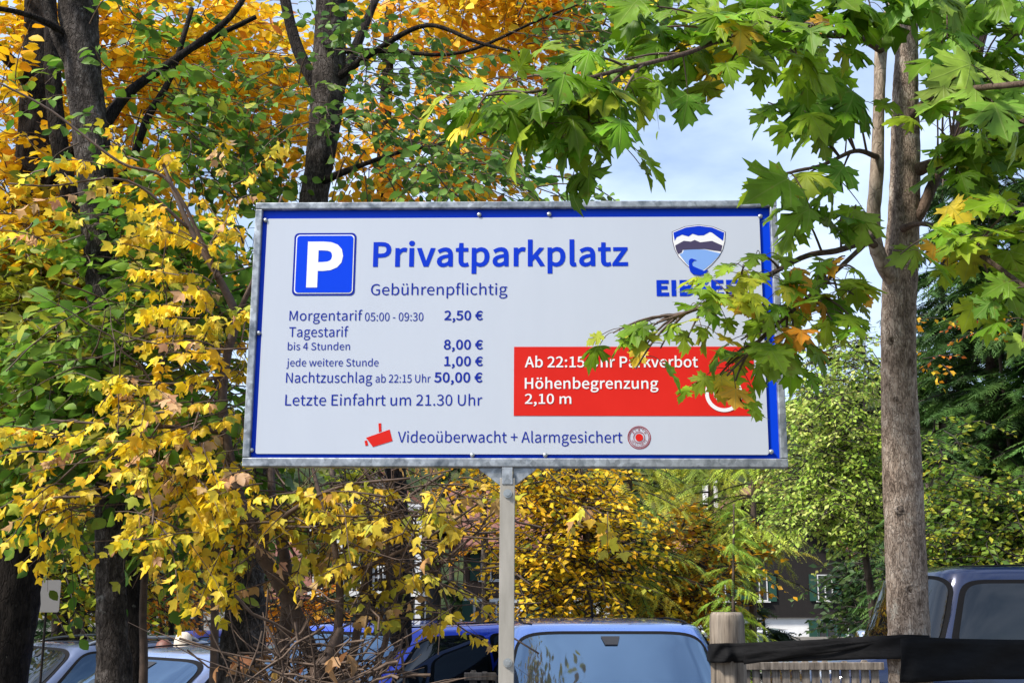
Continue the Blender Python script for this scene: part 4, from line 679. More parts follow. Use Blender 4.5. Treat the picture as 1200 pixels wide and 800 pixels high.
# --- grey trunk, left ------------------------------------------------------------------------------
t = tree('hornbeam_tree', 'straight grey mottled trunk rising between the silver cars at left', (134, 800), 6.0)
trunk(t, [(133, 800, 6.0, 20), (131, 740, 6.0, 17), (129, 640, 6.0, 16.5), (128, 540, 6.0, 17), (122, 430, 6.0, 17), (119, 330, 6.0, 18), (110, 190, 6.0, 22), (99, 100, 6.0, 22), (92, 20, 6.0, 24), (88, -90, 6.0, 22)], M_BARK_GREY, 18, 8, .05, 11, 1.3)
for pts in ([(97, 90, 6.0, 9), (75, 60, 5.95, 8), (56, 10, 5.9, 7), (40, -50, 5.9, 6)], [(108, 170, 6, 8), (150, 110, 6.1, 6), (205, 70, 6.2, 5), (270, 20, 6.3, 4), (300, -30, 6.4, 3)], [(94, 50, 6, 6), (40, 20, 5.8, 4), (-30, 5, 5.6, 3)],
            [(112, 230, 6, 6), (150, 200, 6.2, 4), (172, 140, 6.3, 5), (200, 90, 6.4, 4), (225, 10, 6.5, 3)]):
    p, r = stem_path(pts); MB().tube(spline(p, 6), lerps(r, 6), 8, 0, .06, 2).build('limb', M_BARK_GREY if pts[0][3] > 8 else M_BARK_DARK, t, True, True)
crown(t, [(150, 80, 60, 50, 6.2, .5, 18), (205, 130, 60, 60, 6.2, .5, 34), (190, 25, 90, 30, 6.2, .5, 20), (240, 190, 70, 55, 6.2, .5, 40), (110, 140, 30, 50, 5.8, .3, 8)], GREEN, 'ovate', .075, .5, 9, .3, .4, 41, away=at(110, 100, 6))
t = tree('beech_tree', 'slim black trunk standing close behind the grey mottled trunk at left', (157, 800), 6.9)
trunk(t, [(157, 800, 6.9, 13), (157, 700, 6.9, 12), (155, 600, 6.9, 12), (140, 450, 6.9, 12), (95, 280, 6.9, 11), (68, 160, 6.9, 11), (60, 40, 6.9, 9), (55, -80, 6.9, 7)], M_BARK_DARK, 12, 6, .05, 12)
crown(t, [(80, 300, 60, 70, 7.2, .5, 90), (180, 330, 70, 60, 7.4, .5, 110), (120, 220, 60, 50, 7.6, .5, 70)], GOLD, 'ovate', .08, .5, 10, .3, .4, 43, away=at(110, 300, 7))

# --- leaning trunk that rises behind the sign ------------------------------------------------------
t = tree('hornbeam_tree', 'leaning grey brown trunk that rises behind the left part of the sign', (278, 800), 6.6)
trunk(t, [(277, 800, 6.6, 27), (284, 760, 6.6, 26), (288, 700, 6.6, 22), (292, 640, 6.6, 18), (306, 560, 6.6, 19), (330, 420, 6.6, 19), (356, 300, 6.6, 18), (373, 200, 6.6, 17), (384, 110, 6.6, 21), (388, 20, 6.6, 20), (392, -90, 6.6, 18)], M_BARK_GREY, 18, 8, .05, 15, 1.35)
for pts in ([(380, 120, 6.6, 9), (350, 60, 6.7, 8), (335, 5, 6.8, 7), (325, -50, 6.9, 5)], [(375, 180, 6.6, 10), (395, 110, 6.8, 8), (415, 60, 7, 7), (440, 0, 7.2, 5)], [(384, 100, 6.6, 6), (440, 60, 6.4, 4), (500, 30, 6.2, 3), (560, 50, 6.1, 2.4), (620, 65, 6, 1.5)],
            [(372, 215, 6.6, 6), (420, 195, 6.3, 3.2), (470, 178, 6.1, 2.6), (520, 168, 6, 2), (585, 150, 5.9, 1.2)], [(386, 60, 6.6, 5), (450, 60, 6.5, 3), (540, 62, 6.4, 2.2), (640, 20, 6.3, 1.6), (720, -10, 6.2, 1.2)]):
    p, r = stem_path(pts); MB().tube(spline(p, 6), lerps(r, 6), 8, 0, .06, 2).build('limb', M_BARK_DARK, t, True, True)
crown(t, [(415, 60, 50, 60, 6.5, .5, 30), (425, 150, 55, 60, 6.4, .5, 44), (490, 195, 50, 40, 6.2, .4, 26), (530, 130, 60, 60, 6.4, .5, 20), (480, 70, 60, 50, 6.6, .5, 16), (660, 35, 80, 35, 6.3, .4, 34), (735, 18, 60, 30, 6.3, .4, 30), (330, 120, 45, 70, 6.4, .4, 26), (560, 205, 60, 30, 5.8, .3, 24), (650, 215, 30, 18, 5.6, .2, 5)],
      [(.13, .25, .04, 5), (.08, .17, .03, 4), (.20, .33, .05, 3)], 'ovate', .066, .45, 8, .35, .5, 51, away=at(384, 150, 6.6))
t = tree('beech_tree', 'orange autumn beech spreading its crown above the left half of the sign', (470, 760), 9.5)
trunk(t, [(470, 760, 9.5, 13), (466, 600, 9.5, 12), (455, 400, 9.5, 11), (450, 200, 9.5, 9), (455, 60, 9.5, 7), (460, -60, 9.5, 5)], M_BARK_DARK, 10, 5, .05, 16)
crown(t, [(490, 40, 75, 60, 9.3, 1, 120), (535, 165, 65, 55, 8.8, .8, 100), (600, 55, 65, 45, 9, .8, 50), (450, 180, 75, 50, 9, .7, 76), (330, 50, 55, 70, 9.4, .8, 60), (560, 15, 90, 35, 9, .8, 80), (330, 170, 60, 60, 9, .7, 60), (640, 10, 70, 30, 8.6, .6, 60)],
      [(.86, .52, .02, 5), (.82, .36, .02, 2), (.88, .60, .03, 4), (.60, .20, .02, .5)], 'ovate', .092, .55, 10, .3, .45, 61, away=at(455, 100, 9.5))

# --- the yellow leaved shrub maple in front of the trunks ------------------------------------------
YS = 5.2
sh = tree('field_maple', 'many stemmed field maple with bright yellow leaves at the left of the sign post', (372, 800), YS)
trunk(sh, [(372, 810, YS, 8), (363, 760, YS, 8.5), (346, 718, YS, 8.5), (322, 675, YS, 8), (303, 641, YS, 8.5), (280, 580, YS, 6), (264, 506, YS, 6), (261, 459, YS, 5.5), (267, 412, YS, 5.5), (276, 372, YS, 5.5), (257, 327, YS, 4.5), (224, 270, YS, 3.5), (190, 190, YS, 2)], M_TWIG, 10, 6, .05, 17, 1.1)
trunk(sh, [(330, 770, YS + .2, 9), (337, 720, YS + .2, 8), (335, 660, YS + .2, 7), (322, 600, YS + .2, 5), (318, 540, YS + .3, 4), (330, 480, YS + .4, 3)], M_TWIG, 9, 5, .06, 18, 1.1, 'stem')
trunk(sh, [(405, 800, YS + .1, 6), (415, 760, YS + .1, 5), (425, 700, YS + .1, 4.5), (440, 640, YS + .1, 3.5), (470, 590, YS + .1, 2.6), (520, 555, YS + .1, 1.6)], M_TWIG, 9, 5, .06, 19, 1.1, 'stem')
trunk(sh, [(385, 800, YS - .1, 6), (395, 745, YS - .1, 5.5), (398, 690, YS - .1, 4.5), (390, 630, YS - .1, 3.5), (372, 570, YS - .1, 2.5), (362, 530, YS, 1.6)], M_TWIG, 9, 5, .06, 20, 1.1, 'stem')
trunk(sh, [(440, 800, YS, 4), (452, 750, YS, 3.6), (455, 690, YS, 3), (450, 600, YS, 2.2), (425, 545, YS, 1.5)], M_TWIG, 8, 5, .06, 21, 1.1, 'stem')
for pts in ([(276, 372, YS, 4), (290, 344, YS - .05, 3), (312, 290, YS - .1, 2), (330, 230, YS, 1.4)], [(303, 641, YS, 4), (260, 600, YS - .1, 3), (200, 570, YS - .2, 2.2), (120, 530, YS - .3, 1.6), (60, 570, YS - .3, 1)],
            [(264, 506, YS, 4), (200, 500, YS - .15, 2.6), (140, 498, YS - .25, 2), (60, 492, YS - .3, 1.2)], [(267, 440, YS, 3), (200, 450, YS - .1, 2), (130, 440, YS - .2, 1.2)], [(303, 641, YS, 4), (340, 600, YS - .2, 3), (400, 570, YS - .3, 2), (480, 560, YS - .4, 1.4)],
            [(330, 690, YS, 5), (360, 690, YS, 3.4), (420, 668, YS - .1, 2.6), (500, 630, YS - .2, 2), (560, 590, YS - .2, 1.2)], [(257, 327, YS, 3), (200, 215, YS - .1, 2), (140, 190, YS - .15, 1.8), (60, 130, YS - .2, 1.6), (-5, 95, YS - .25, 1.3)],
            [(224, 270, YS, 2.4), (150, 212, YS - .1, 1.6), (60, 218, YS - .2, 1.2), (10, 215, YS - .2, 1)], [(425, 700, YS + .1, 3), (480, 690, YS, 2.4), (540, 640, YS, 1.6), (575, 610, YS, 1)], [(390, 630, YS, 3), (450, 610, YS - .1, 2), (530, 600, YS - .1, 1.4)]):
    p, r = stem_path(pts); MB().tube(spline(p, 6), lerps(r, 6), 7, 0, .08, 2).build('limb', M_TWIG, sh, True, True)
crown(sh, [(240, 290, 60, 45, YS - .1, .25, 16), (230, 360, 50, 45, YS - .1, .25, 20), (265, 420, 32, 50, YS - .1, .2, 14), (165, 250, 55, 45, YS, .25, 6), (90, 215, 60, 30, YS - .2, .2, 7), (185, 470, 50, 35, YS - .2, .25, 15), (240, 490, 50, 40, YS - .15, .25, 17), (85, 515, 40, 40, YS - .25, .25, 12), (70, 576, 45, 38, YS - .3, .2, 10), (215, 541, 58, 34, YS - .25, .25, 22), (105, 584, 28, 25, YS - .3, .2, 4), (225, 596, 60, 38, YS - .2, .25, 19), (240, 629, 50, 20, YS - .2, .25, 11), (185, 606, 22, 21, YS - .2, .2, 4), (290, 576, 50, 34, YS - .2, .25, 11), (60, 270, 50, 30, YS - .2, .2, 4), (200, 195, 60, 30, YS, .2, 5), (300, 215, 40, 30, YS, .2, 4)],
      YEL, 'lobed', .048, .28, 9, .3, 1.15, 71, flat=.15, jit=.75, m=M_LEAF, away=at(280, 480, YS))
crown(sh, [(380, 590, 60, 35, YS - .2, .25, 19), (450, 590, 60, 40, YS - .2, .25, 14), (350, 640, 50, 40, YS - .1, .25, 14), (430, 660, 60, 40, YS - .1, .25, 14), (500, 640, 50, 50, YS - .1, .2, 8), (530, 590, 50, 30, YS - .1, .2, 10), (460, 720, 50, 25, YS - .1, .2, 4), (680, 590, 60, 30, YS - .2, .2, 3), (520, 700, 40, 30, YS - .1, .2, 3)],
      [(.82, .56, .04, 5), (.76, .62, .06, 3), (.58, .54, .06, 2.5), (.58, .36, .14, 1.2)], 'lobed', .050, .28, 7, .3, 1.15, 72, flat=.15, jit=.75, part='lower_crown')
# bare twigs round the stems
def bare(parent, blobs, n_seed, tl, r, part='bare_twigs', m=None, up=.2):
    rng = np.random.default_rng(n_seed); P0 = []
    for (px, py, rx, ry, Y, dY, n) in blobs:
        c = np.array(at(px, py, Y)); k = Y / F; P0.append(c + nrm(rng.normal(size=(n, 3))) * (rng.random((n, 1)) ** .4) * np.array([rx * k, dY, ry * k]))
    P0 = np.concatenate(P0); n = len(P0); D = nrm(rng.normal(size=(n, 3)) * np.array([1, .6, .7]) + np.array([0, 0, up])); Lg = tl * rng.uniform(.4, 1.5, n); ts = np.linspace(0, 1, 8)
    bend = nrm(rng.normal(size=(n, 3)))
    paths = P0[:, None] + Lg[:, None, None] * (D[:, None] * (ts - .5)[None, :, None] + bend[:, None] * (.30 * (ts ** 2))[None, :, None] + rng.normal(0, .012, (n, 8, 3)))
    return twig_mesh(part, paths, r * (1.2 - .9 * ts)[None, :] * rng.uniform(.4, 1.4, (n, 1)), parent, m or M_TWIG, 4)
bare(sh, [(400, 610, 110, 60, YS, .4, 54), (480, 600, 90, 50, YS, .4, 50), (420, 700, 110, 60, YS, .4, 44), (520, 660, 50, 60, YS, .3, 24), (250, 560, 120, 90, YS, .4, 50), (200, 400, 100, 120, YS, .4, 40)], 81, .65, .0036)
br = tree('brush_heap', 'tangled heap of bare brown cut twigs below the yellow field maple', (380, 800), 4.9, 'brush heap')
bare(br, [(370, 785, 80, 28, 4.9, .3, 70), (345, 812, 90, 25, 4.9, .3, 90), (440, 805, 50, 30, 4.9, .3, 34)], 82, .5, .0048, 'twigs', noisy(mat('dead_twig', rough=.85), [(.3, (.05, .033, .024)), (.7, (.17, .115, .08))], 20), .1)
MB().tube(spline([Vector((br.location.x + .12, br.location.y, br.location.z - .05)), at(372, 830, 4.9), at(385, 770, 4.9), at(400, 735, 4.9)], 5), lerps([.05, .04, .03, .015], 5), 8, 0, .1, 3).build('stem', M_TWIG, br, True, True)
crown(br, [(330, 770, 50, 20, 5.0, .2, 3), (400, 760, 50, 16, 4.8, .2, 3)], [(.40, .22, .09, 3), (.30, .13, .06, 2), (.66, .42, .10, 1)], 'lobed', .075, .3, 4, .3, .9, 83, twigs=False, part='dry_leaves')

# --- hazel-like green bush between the trunks and the shrub -------------------------------------
t = tree('hazel_bush', 'green leaved hazel bush among the yellow leaves left of the sign', (215, 800), 5.9, 'bush')
trunk(t, [(168, 800, 6.3, 5), (168, 700, 6.3, 4.5), (180, 560, 6.1, 4), (190, 430, 5.9, 4), (170, 330, 5.9, 2.5)], M_TWIG, 8, 5, .05, 22, 1.1)
trunk(t, [(250, 800, 6.2, 5), (252, 700, 6.1, 4.5), (254, 560, 6.0, 4), (255, 430, 6.0, 3), (262, 330, 6.0, 2)], M_TWIG, 8, 5, .05, 23, 1.1, 'stem')
crown(t, [(195, 400, 75, 60, 5.8, .4, 74), (165, 450, 50, 60, 5.7, .3, 40), (80, 420, 40, 50, 5.7, .3, 30), (200, 490, 90, 50, 5.7, .4, 100), (240, 340, 60, 60, 5.9, .4, 60), (160, 300, 60, 60, 5.9, .4, 50), (190, 580, 50, 40, 6.2, .3, 24), (70, 580, 40, 40, 6.2, .3, 20), (250, 560, 50, 45, 5.8, .3, 30), (80, 500, 60, 40, 5.8, .3, 50)],
      GREEN + [(.34, .36, .04, 2)], 'ovate', .085, .45, 9, .35, .5, 91, away=at(210, 480, 5.9))

# --- trees further back --------------------------------------------------------------------------
def bushy(name, label, base, Y, trunk_px, blobs, pal, kind='oval4', size=.09, seed=1, tw=.012, tl=.9, per=12, limb=(), cat='tree', group=None, tm=None, hang=.3, part='crown', m=None, away=None):
    t = tree(name, label, base, Y, cat, group)
    if trunk_px: trunk(t, trunk_px, tm or M_BARK_FAR, 10, 5, .05, seed)
    for pts in limb:
        p, r = stem_path(pts); MB().tube(spline(p, 4), lerps(r, 4), 6, 0, .05, 2).build('limb', tm or M_BARK_FAR, t, True, True)
    crown(t, blobs, pal, kind, size, tl, per, .25, hang, seed, away=away, twig_r=tw, twig_m=M_TWIG_DARK, part=part, m=m)
    return t
bushy('beech_tree', 'small golden yellow tree right of the sign post behind the silver blue car', (690, 760), 17, [(690, 760, 17, 6), (690, 690, 17, 5), (686, 610, 17, 4), (680, 540, 17, 2.5)],
      [(640, 580, 50, 35, 17, 1.0, 100), (680, 600, 50, 45, 17, 1.2, 130), (640, 640, 45, 35, 17, 1.0, 80), (690, 660, 45, 40, 17, 1.0, 90), (630, 690, 40, 30, 17, .8, 60), (660, 555, 60, 25, 17, 1, 70), (670, 715, 40, 20, 17, .8, 30)],
      [(.88, .58, .02, 5), (.84, .48, .015, 3), (.72, .56, .04, 2), (.30, .32, .03, .7)], 'oval4', .10, 101)
bushy('beech_tree', 'low orange yellow bush under the larches right of the centre', (790, 770), 19, [(790, 770, 19, 4), (788, 690, 19, 3), (786, 640, 19, 2)],
      [(770, 650, 40, 30, 19, 1, 80), (800, 690, 40, 30, 19, 1, 80), (760, 700, 40, 25, 19, 1, 60), (830, 660, 35, 30, 19, 1, 50), (790, 720, 50, 15, 19, .8, 40), (815, 620, 40, 25, 19.5, .8, 50)], [(.70, .36, .012, 5), (.56, .24, .01, 3), (.66, .46, .03, 2), (.22, .22, .03, 1.5)], 'oval4', .12, 102, cat='bush')
def conifer(name, label, base, Y, top, halfw, pal, seed, kind='frond', size=.5, n=900, cat='tree', group=None, trunk_hw=4, base_frac=.12, tm=None, sparse=1.0, droop=.25, lean=0):
    """a conifer: tapering trunk and whorls of drooping fronds, top/base in photo pixels"""
    t = tree(name, label, base, Y, cat, group); u0, v0 = base; u1, v1 = top
    p0 = Vector((t.location.x, Y, t.location.z)); p1 = at(u1, v1, Y); hw_ = halfw * Y / F; H_ = p1.z - p0.z
    MB().tube(spline([p0 - Vector((0, 0, .1)), p0.lerp(p1, .35), p0.lerp(p1, .7), p1], 4), lerps([trunk_hw * Y / F * 1.3, trunk_hw * Y / F, trunk_hw * Y / F * .6, .01], 4), 9, 0, .05, seed).build('trunk', tm or M_BARK_FAR, t, True, True)
    rng = np.random.default_rng(seed); nb = max(14, int(n / 16)); h = base_frac + (1 - base_frac) * rng.random(nb) ** 1.25 * .985
    a = rng.random(nb) * 2 * math.pi; Lb = hw_ * (1 - h) ** .75 / (1 - base_frac) ** .75 * rng.uniform(.65, 1.15, nb) + .15
    D = np.stack([np.cos(a), np.sin(a), rng.uniform(-.05, .3, nb)], 1); ts = np.linspace(0, 1, 6)
    o = np.array(p0) + (np.array(p1) - np.array(p0)) * h[:, None]
    paths = o[:, None] + Lb[:, None, None] * (D[:, None] * ts[None, :, None] - np.array([0, 0, droop + .15]) * (ts ** 1.7)[None, :, None])
    twig_mesh('branches', paths, (.012 * size / .5) * (1.3 - ts)[None, :] * np.maximum(.5, Lb)[:, None], t, M_TWIG_DARK, 4)
    per = 16; tt = np.clip(.15 + .85 * (np.arange(per) + .7) / per + rng.normal(0, .03, (nb, per)), 0, 1); x = tt * 5; i0 = np.minimum(x.astype(int), 4); fr = (x - i0)[..., None]; r_ = np.arange(nb)[:, None]
    P = paths[r_, i0] * (1 - fr) + paths[r_, i0 + 1] * fr
    side = nrm(np.cross(D, [0, 0, 1.]))[:, None] * np.where(np.arange(per) % 2 == 0, 1, -1)[None, :, None]
    A = D[:, None] * .8 + side * rng.uniform(.3, 1.0, (nb, per, 1)) + np.array([0, 0, -droop * 1.6]) + rng.normal(0, .15, (nb, per, 3))
    S = (size * rng.uniform(.6, 1.2, (nb, per)) * (1.1 - .5 * tt)).ravel() * np.minimum(1, .45 + Lb / max(hw_, .1)).repeat(per)
    C = pick_colors(rng, pal, nb).repeat(per, 0) * rng.uniform(.7, 1.25, (nb * per, 1)) * rng.normal(1, .05, (nb * per, 3))
    Nn = np.array([0, 0, 1.]) + rng.normal(0, .3, (nb * per, 3))
    leaves('crown', P.reshape(-1, 3), A.reshape(-1, 3), Nn, S, np.clip(C, .003, .9), kind, t, M_NEEDLE); return t
LARCH = [(.46, .50, .06, 4), (.62, .56, .06, 3), (.28, .38, .06, 2)]
conifer('larch_tree', 'yellow green larch with a thin straight trunk just right of the golden tree', (735, 770), 18, (738, 380), 95, [(.44, .50, .06, 4), (.60, .54, .06, 3), (.22, .34, .05, 3)], 111, 'larch', .48, 1500, base_frac=.28, trunk_hw=4.5, droop=.3)
conifer('larch_tree', 'yellowing larch with bare lower boughs below the right end of the sign', (833, 770), 21, (832, 420), 110, LARCH, 112, 'larch', .54, 1500, base_frac=.36, trunk_hw=4.5, droop=.3)
conifer('larch_tree', 'bright yellow green larch before the dark chalet', (880, 770), 19, (884, 400), 70, [(.42, .54, .06, 4), (.54, .56, .07, 2)], 113, 'larch', .5, 900, base_frac=.42, trunk_hw=4, droop=.35)
conifer('spruce_tree', 'young spruce with pale green tips in front of the dark chalet', (856, 770), 16, (860, 590), 42, [(.26, .42, .05, 3), (.40, .52, .06, 3)], 114, 'larch', .30, 900, base_frac=.15, trunk_hw=2.5, droop=.3)
conifer('spruce_tree', 'small dark fir beside the white plinth of the chalet', (898, 775), 20, (893, 690), 34, DKGREEN, 115, 'frond', .5, 260, base_frac=.2, trunk_hw=2.5)
bushy('birch_tree', 'light green birch just left of the maple trunk', (1026, 770), 14, [(1026, 770, 14, 5), (1020, 690, 14, 4.5), (1004, 590, 14, 3.5), (986, 460, 14, 2)],
      [(990, 430, 35, 45, 14, .8, 110), (970, 500, 42, 45, 14, .9, 170), (1005, 530, 45, 55, 14, .9, 210), (975, 580, 48, 38, 14, .9, 170), (952, 600, 30, 28, 14, .8, 70), (1012, 610, 34, 34, 14, .8, 100), (950, 470, 25, 40, 14, .6, 40), (935, 560, 28, 40, 14.5, .6, 60)], LIME, 'oval4', .065, 121, tw=.007, tl=.6, per=14, hang=.5)
bushy('hazel_bush', 'dark green bush growing against the right end of the chalet', (1015, 770), 24, [(1015, 770, 24, 4), (1015, 700, 24, 3), (1012, 660, 24, 2)],
      [(1015, 680, 28, 50, 24, 1, 120), (1010, 730, 30, 30, 24, 1, 80)], DKGREEN + [(.10, .16, .04, 2)], 'oval4', .15, 122, cat='bush')
conifer('spruce_tree', 'tall dark green spruce filling the right edge behind the maple', (1150, 760), 12.5, (1165, 60), 150, [(.06, .13, .028, 5), (.10, .19, .035, 3), (.03, .07, .018, 2)], 131, 'frond', .40, 5200, base_frac=.05, trunk_hw=9, droop=.3)
conifer('spruce_tree', 'second dark spruce partly outside the right edge', (1235, 760), 11.5, (1240, 90), 130, [(.06, .13, .028, 5), (.09, .18, .035, 3), (.03, .07, .018, 2)], 132, 'frond', .40, 3800, base_frac=.05, trunk_hw=8, droop=.3)
conifer('spruce_tree', 'dark spruce just right of the maple trunk', (1100, 760), 16, (1105, 190), 95, [(.055, .12, .028, 5), (.09, .17, .035, 3)], 133, 'frond', .45, 3000, base_frac=.05, trunk_hw=6, droop=.3)
bushy('hazel_bush', 'yellow green bush above the roof of the dark blue off-roader', (1130, 760), 11.5, [(1130, 760, 11.5, 4), (1128, 660, 11.5, 3), (1124, 560, 11.5, 2)],
      [(1115, 590, 40, 50, 11.3, .5, 70), (1160, 590, 40, 45, 11.3, .5, 50), (1120, 640, 55, 28, 11.2, .5, 90), (1180, 635, 45, 28, 11.2, .5, 70), (1105, 520, 20, 40, 11.3, .4, 20)], [(.20, .32, .04, 4), (.42, .48, .05, 3), (.10, .18, .03, 3), (.58, .54, .05, 1)], 'oval4', .07, 134, tw=.007, tl=.5, per=12, cat='bush')
bushy('rowan_tree', 'thin tree with scattered orange leaves in the dark spruce', (1190, 760), 12, [(1190, 760, 12, 3), (1185, 560, 12, 2.6), (1170, 400, 12, 2)],
      [(1180, 360, 25, 14, 11, .3, 6), (1150, 385, 22, 16, 11, .3, 4), (1090, 425, 14, 14, 11, .3, 5), (1084, 375, 8, 14, 11, .3, 3)], [(.70, .30, .02, 3), (.74, .46, .03, 2), (.55, .14, .03, 1)], 'oval4', .065, 135, tw=.005, tl=.4, per=8)
# lower left thicket seen between the trunks
bushy('hazel_bush', 'dim green and yellow hedge behind the silver cars at left', (90, 770), 16, [(90, 770, 16, 4), (90, 700, 16, 3), (88, 640, 16, 2)],
      [(80, 620, 60, 50, 16, 1, 130), (90, 690, 60, 30, 16, 1, 110), (180, 640, 60, 50, 16, 1, 110), (30, 660, 50, 50, 16, 1, 80)], OLIVE + [(.60, .36, .03, 2)], 'oval4', .11, 141, cat='bush')
bushy('beech_tree', 'low orange tree seen between the grey trunk and the leaning trunk', (190, 770), 20, [(190, 770, 20, 4), (190, 720, 20, 3), (190, 680, 20, 2)],
      [(185, 700, 30, 25, 20, 1, 90), (110, 660, 40, 50, 19, 1, 60), (360, 715, 40, 25, 20, 1, 80)], [(.74, .28, .012, 4), (.62, .20, .01, 3), (.72, .40, .02, 2)], 'oval4', .12, 142)
for i, (u, Y, w, h_) in enumerate(((75, 17, 4, 440), (98, 19, 3.5, 430), (212, 21, 4, 430), (66, 22, 6, 420), (230, 26, 4, 440), (200, 18, 3.5, 430), (568, 19, 5, 400), (430, 16, 6, 400))):
    t = tree('slim_tree', ('bare slim trunk rising behind the silver off-roader', 'thin dark trunk beside the grey plate at left', 'thin dark trunk behind the convertible', 'stout dark trunk left of the grey plate', 'thin trunk right of the convertible', 'thin dark trunk left of the convertible', 'pale grey trunk before the white house with green shutters', 'dark trunk in front of the white balconies')[i], (u, 780), Y)
    trunk(t, [(u, 780, Y, w), (u + 1, 680, Y, w * .9), (u + (3 if i % 2 else -3), 540, Y, w * .8), (u, h_, Y, w * .5)], M_BARK_GREY if i == 6 else M_BARK_DARK, 9, 4, .05, i)
    crown(t, [(u, 510, 60, 70, Y, 1.2, 100), (u, 600, 60, 40, Y, 1.2, 34)], [OLIVE, GOLD, GREEN, OLIVE, GREEN, GOLD, GOLD, OLIVE][i], 'oval4', .12, .9, 12, .25, .3, 150 + i, twig_r=.01, twig_m=M_TWIG_DARK)
# the wood behind: spruces and broadleaved trees standing in a loose row at the foot of the hill
rng = random.Random(77); nback = 0
BACK = [(-60, 30, 380), (10, 34, 430), (85, 30, 400), (160, 36, 450), (235, 31, 410), (310, 35, 450), (390, 33, 430), (465, 74, 480), (530, 78, 500), (600, 72, 470), (660, 78, 500), (720, 70, 470), (785, 76, 490), (845, 72, 470), (905, 78, 450), (948, 74, 400), (978, 80, 385), (1010, 72, 380), (1040, 76, 360), (1090, 40, 330), (1260, 40, 300)]
for i, (u, Y, top) in enumerate(BACK):
    far = Y > 60; pal = DKGREEN if i % 3 else [(.05, .075, .03, 4), (.09, .11, .05, 2)]
    lab = ('dark spruce in the wood behind the parked cars at left' if not far and u < 500 else 'dark spruce far back beyond the dark spruces at right' if not far else 'distant spruce behind the houses, rising at the foot of the hill')
    conifer('spruce_tree', lab, (u, 770 if not far else 740), Y, (u + rng.uniform(-6, 6), top), 60 if not far else 34, pal, 200 + i, 'frond', .8 if not far else 1.7, 700 if not far else 520, group='spruces in the wood behind', trunk_hw=5 if not far else 3, base_frac=.03)
# ------------------------------------------------------------------ cars
def paint(name, c, metal=.35, rough=.28):
    m = mat(name, c, rough, metal, 1.0)
    N, K, b = nodes(m); t = N.new('ShaderNodeTexCoord'); n = N.new('ShaderNodeTexNoise'); n.inputs['Scale'].default_value = 5; n.inputs['Detail'].default_value = 8
    K(t.outputs['Object'], n.inputs['Vector']); mr = N.new('ShaderNodeMapRange'); mr.inputs['From Min'].default_value = .35; mr.inputs['From Max'].default_value = .75
    mr.inputs['To Min'].default_value = rough * .8; mr.inputs['To Max'].default_value = rough * 1.7; K(n.outputs['Fac'], mr.inputs[0]); K(mr.outputs[0], b.inputs['Roughness'])
    return m
M_GLASS = mat('car_glass', (0.008, 0.010, 0.012), 0.02, 0, 0, 1.62); M_SCREEN = mat('windscreen_glass', (0.02, 0.03, 0.05), 0.03, 0, 0, 3.4); M_SCREEN.node_tree.nodes['Principled BSDF'].inputs['Specular Tint'].default_value = (.50, .74, 1, 1); M_SIDE = mat('side_window_glass', (0.008, 0.010, 0.014), 0.02, 0, 0, 2.3); M_SIDE.node_tree.nodes['Principled BSDF'].inputs['Specular Tint'].default_value = (.5, .74, 1, 1); M_RUBBER = mat('rubber', (0.006, 0.006, 0.007), 0.8, spec=.15); M_TYRE = mat('tyre', (0.02, 0.02, 0.02), 0.85)
M_CHROME = mat('chrome', (0.75, 0.76, 0.78), 0.08, 1.0); M_LAMP = mat('lamp_glass', (0.6, 0.62, 0.64), 0.08, 0.3, 1.0); M_TAIL = mat('tail_lamp', (0.35, 0.01, 0.01), 0.15, 0, 1.0)
M_ALLOY = mat('alloy', (0.45, 0.46, 0.48), 0.3, 0.9); M_BLACKPL = mat('black_plastic', (0.02, 0.02, 0.022), 0.5)
def sgnpow(c, e): return math.copysign(abs(c) ** e, c)
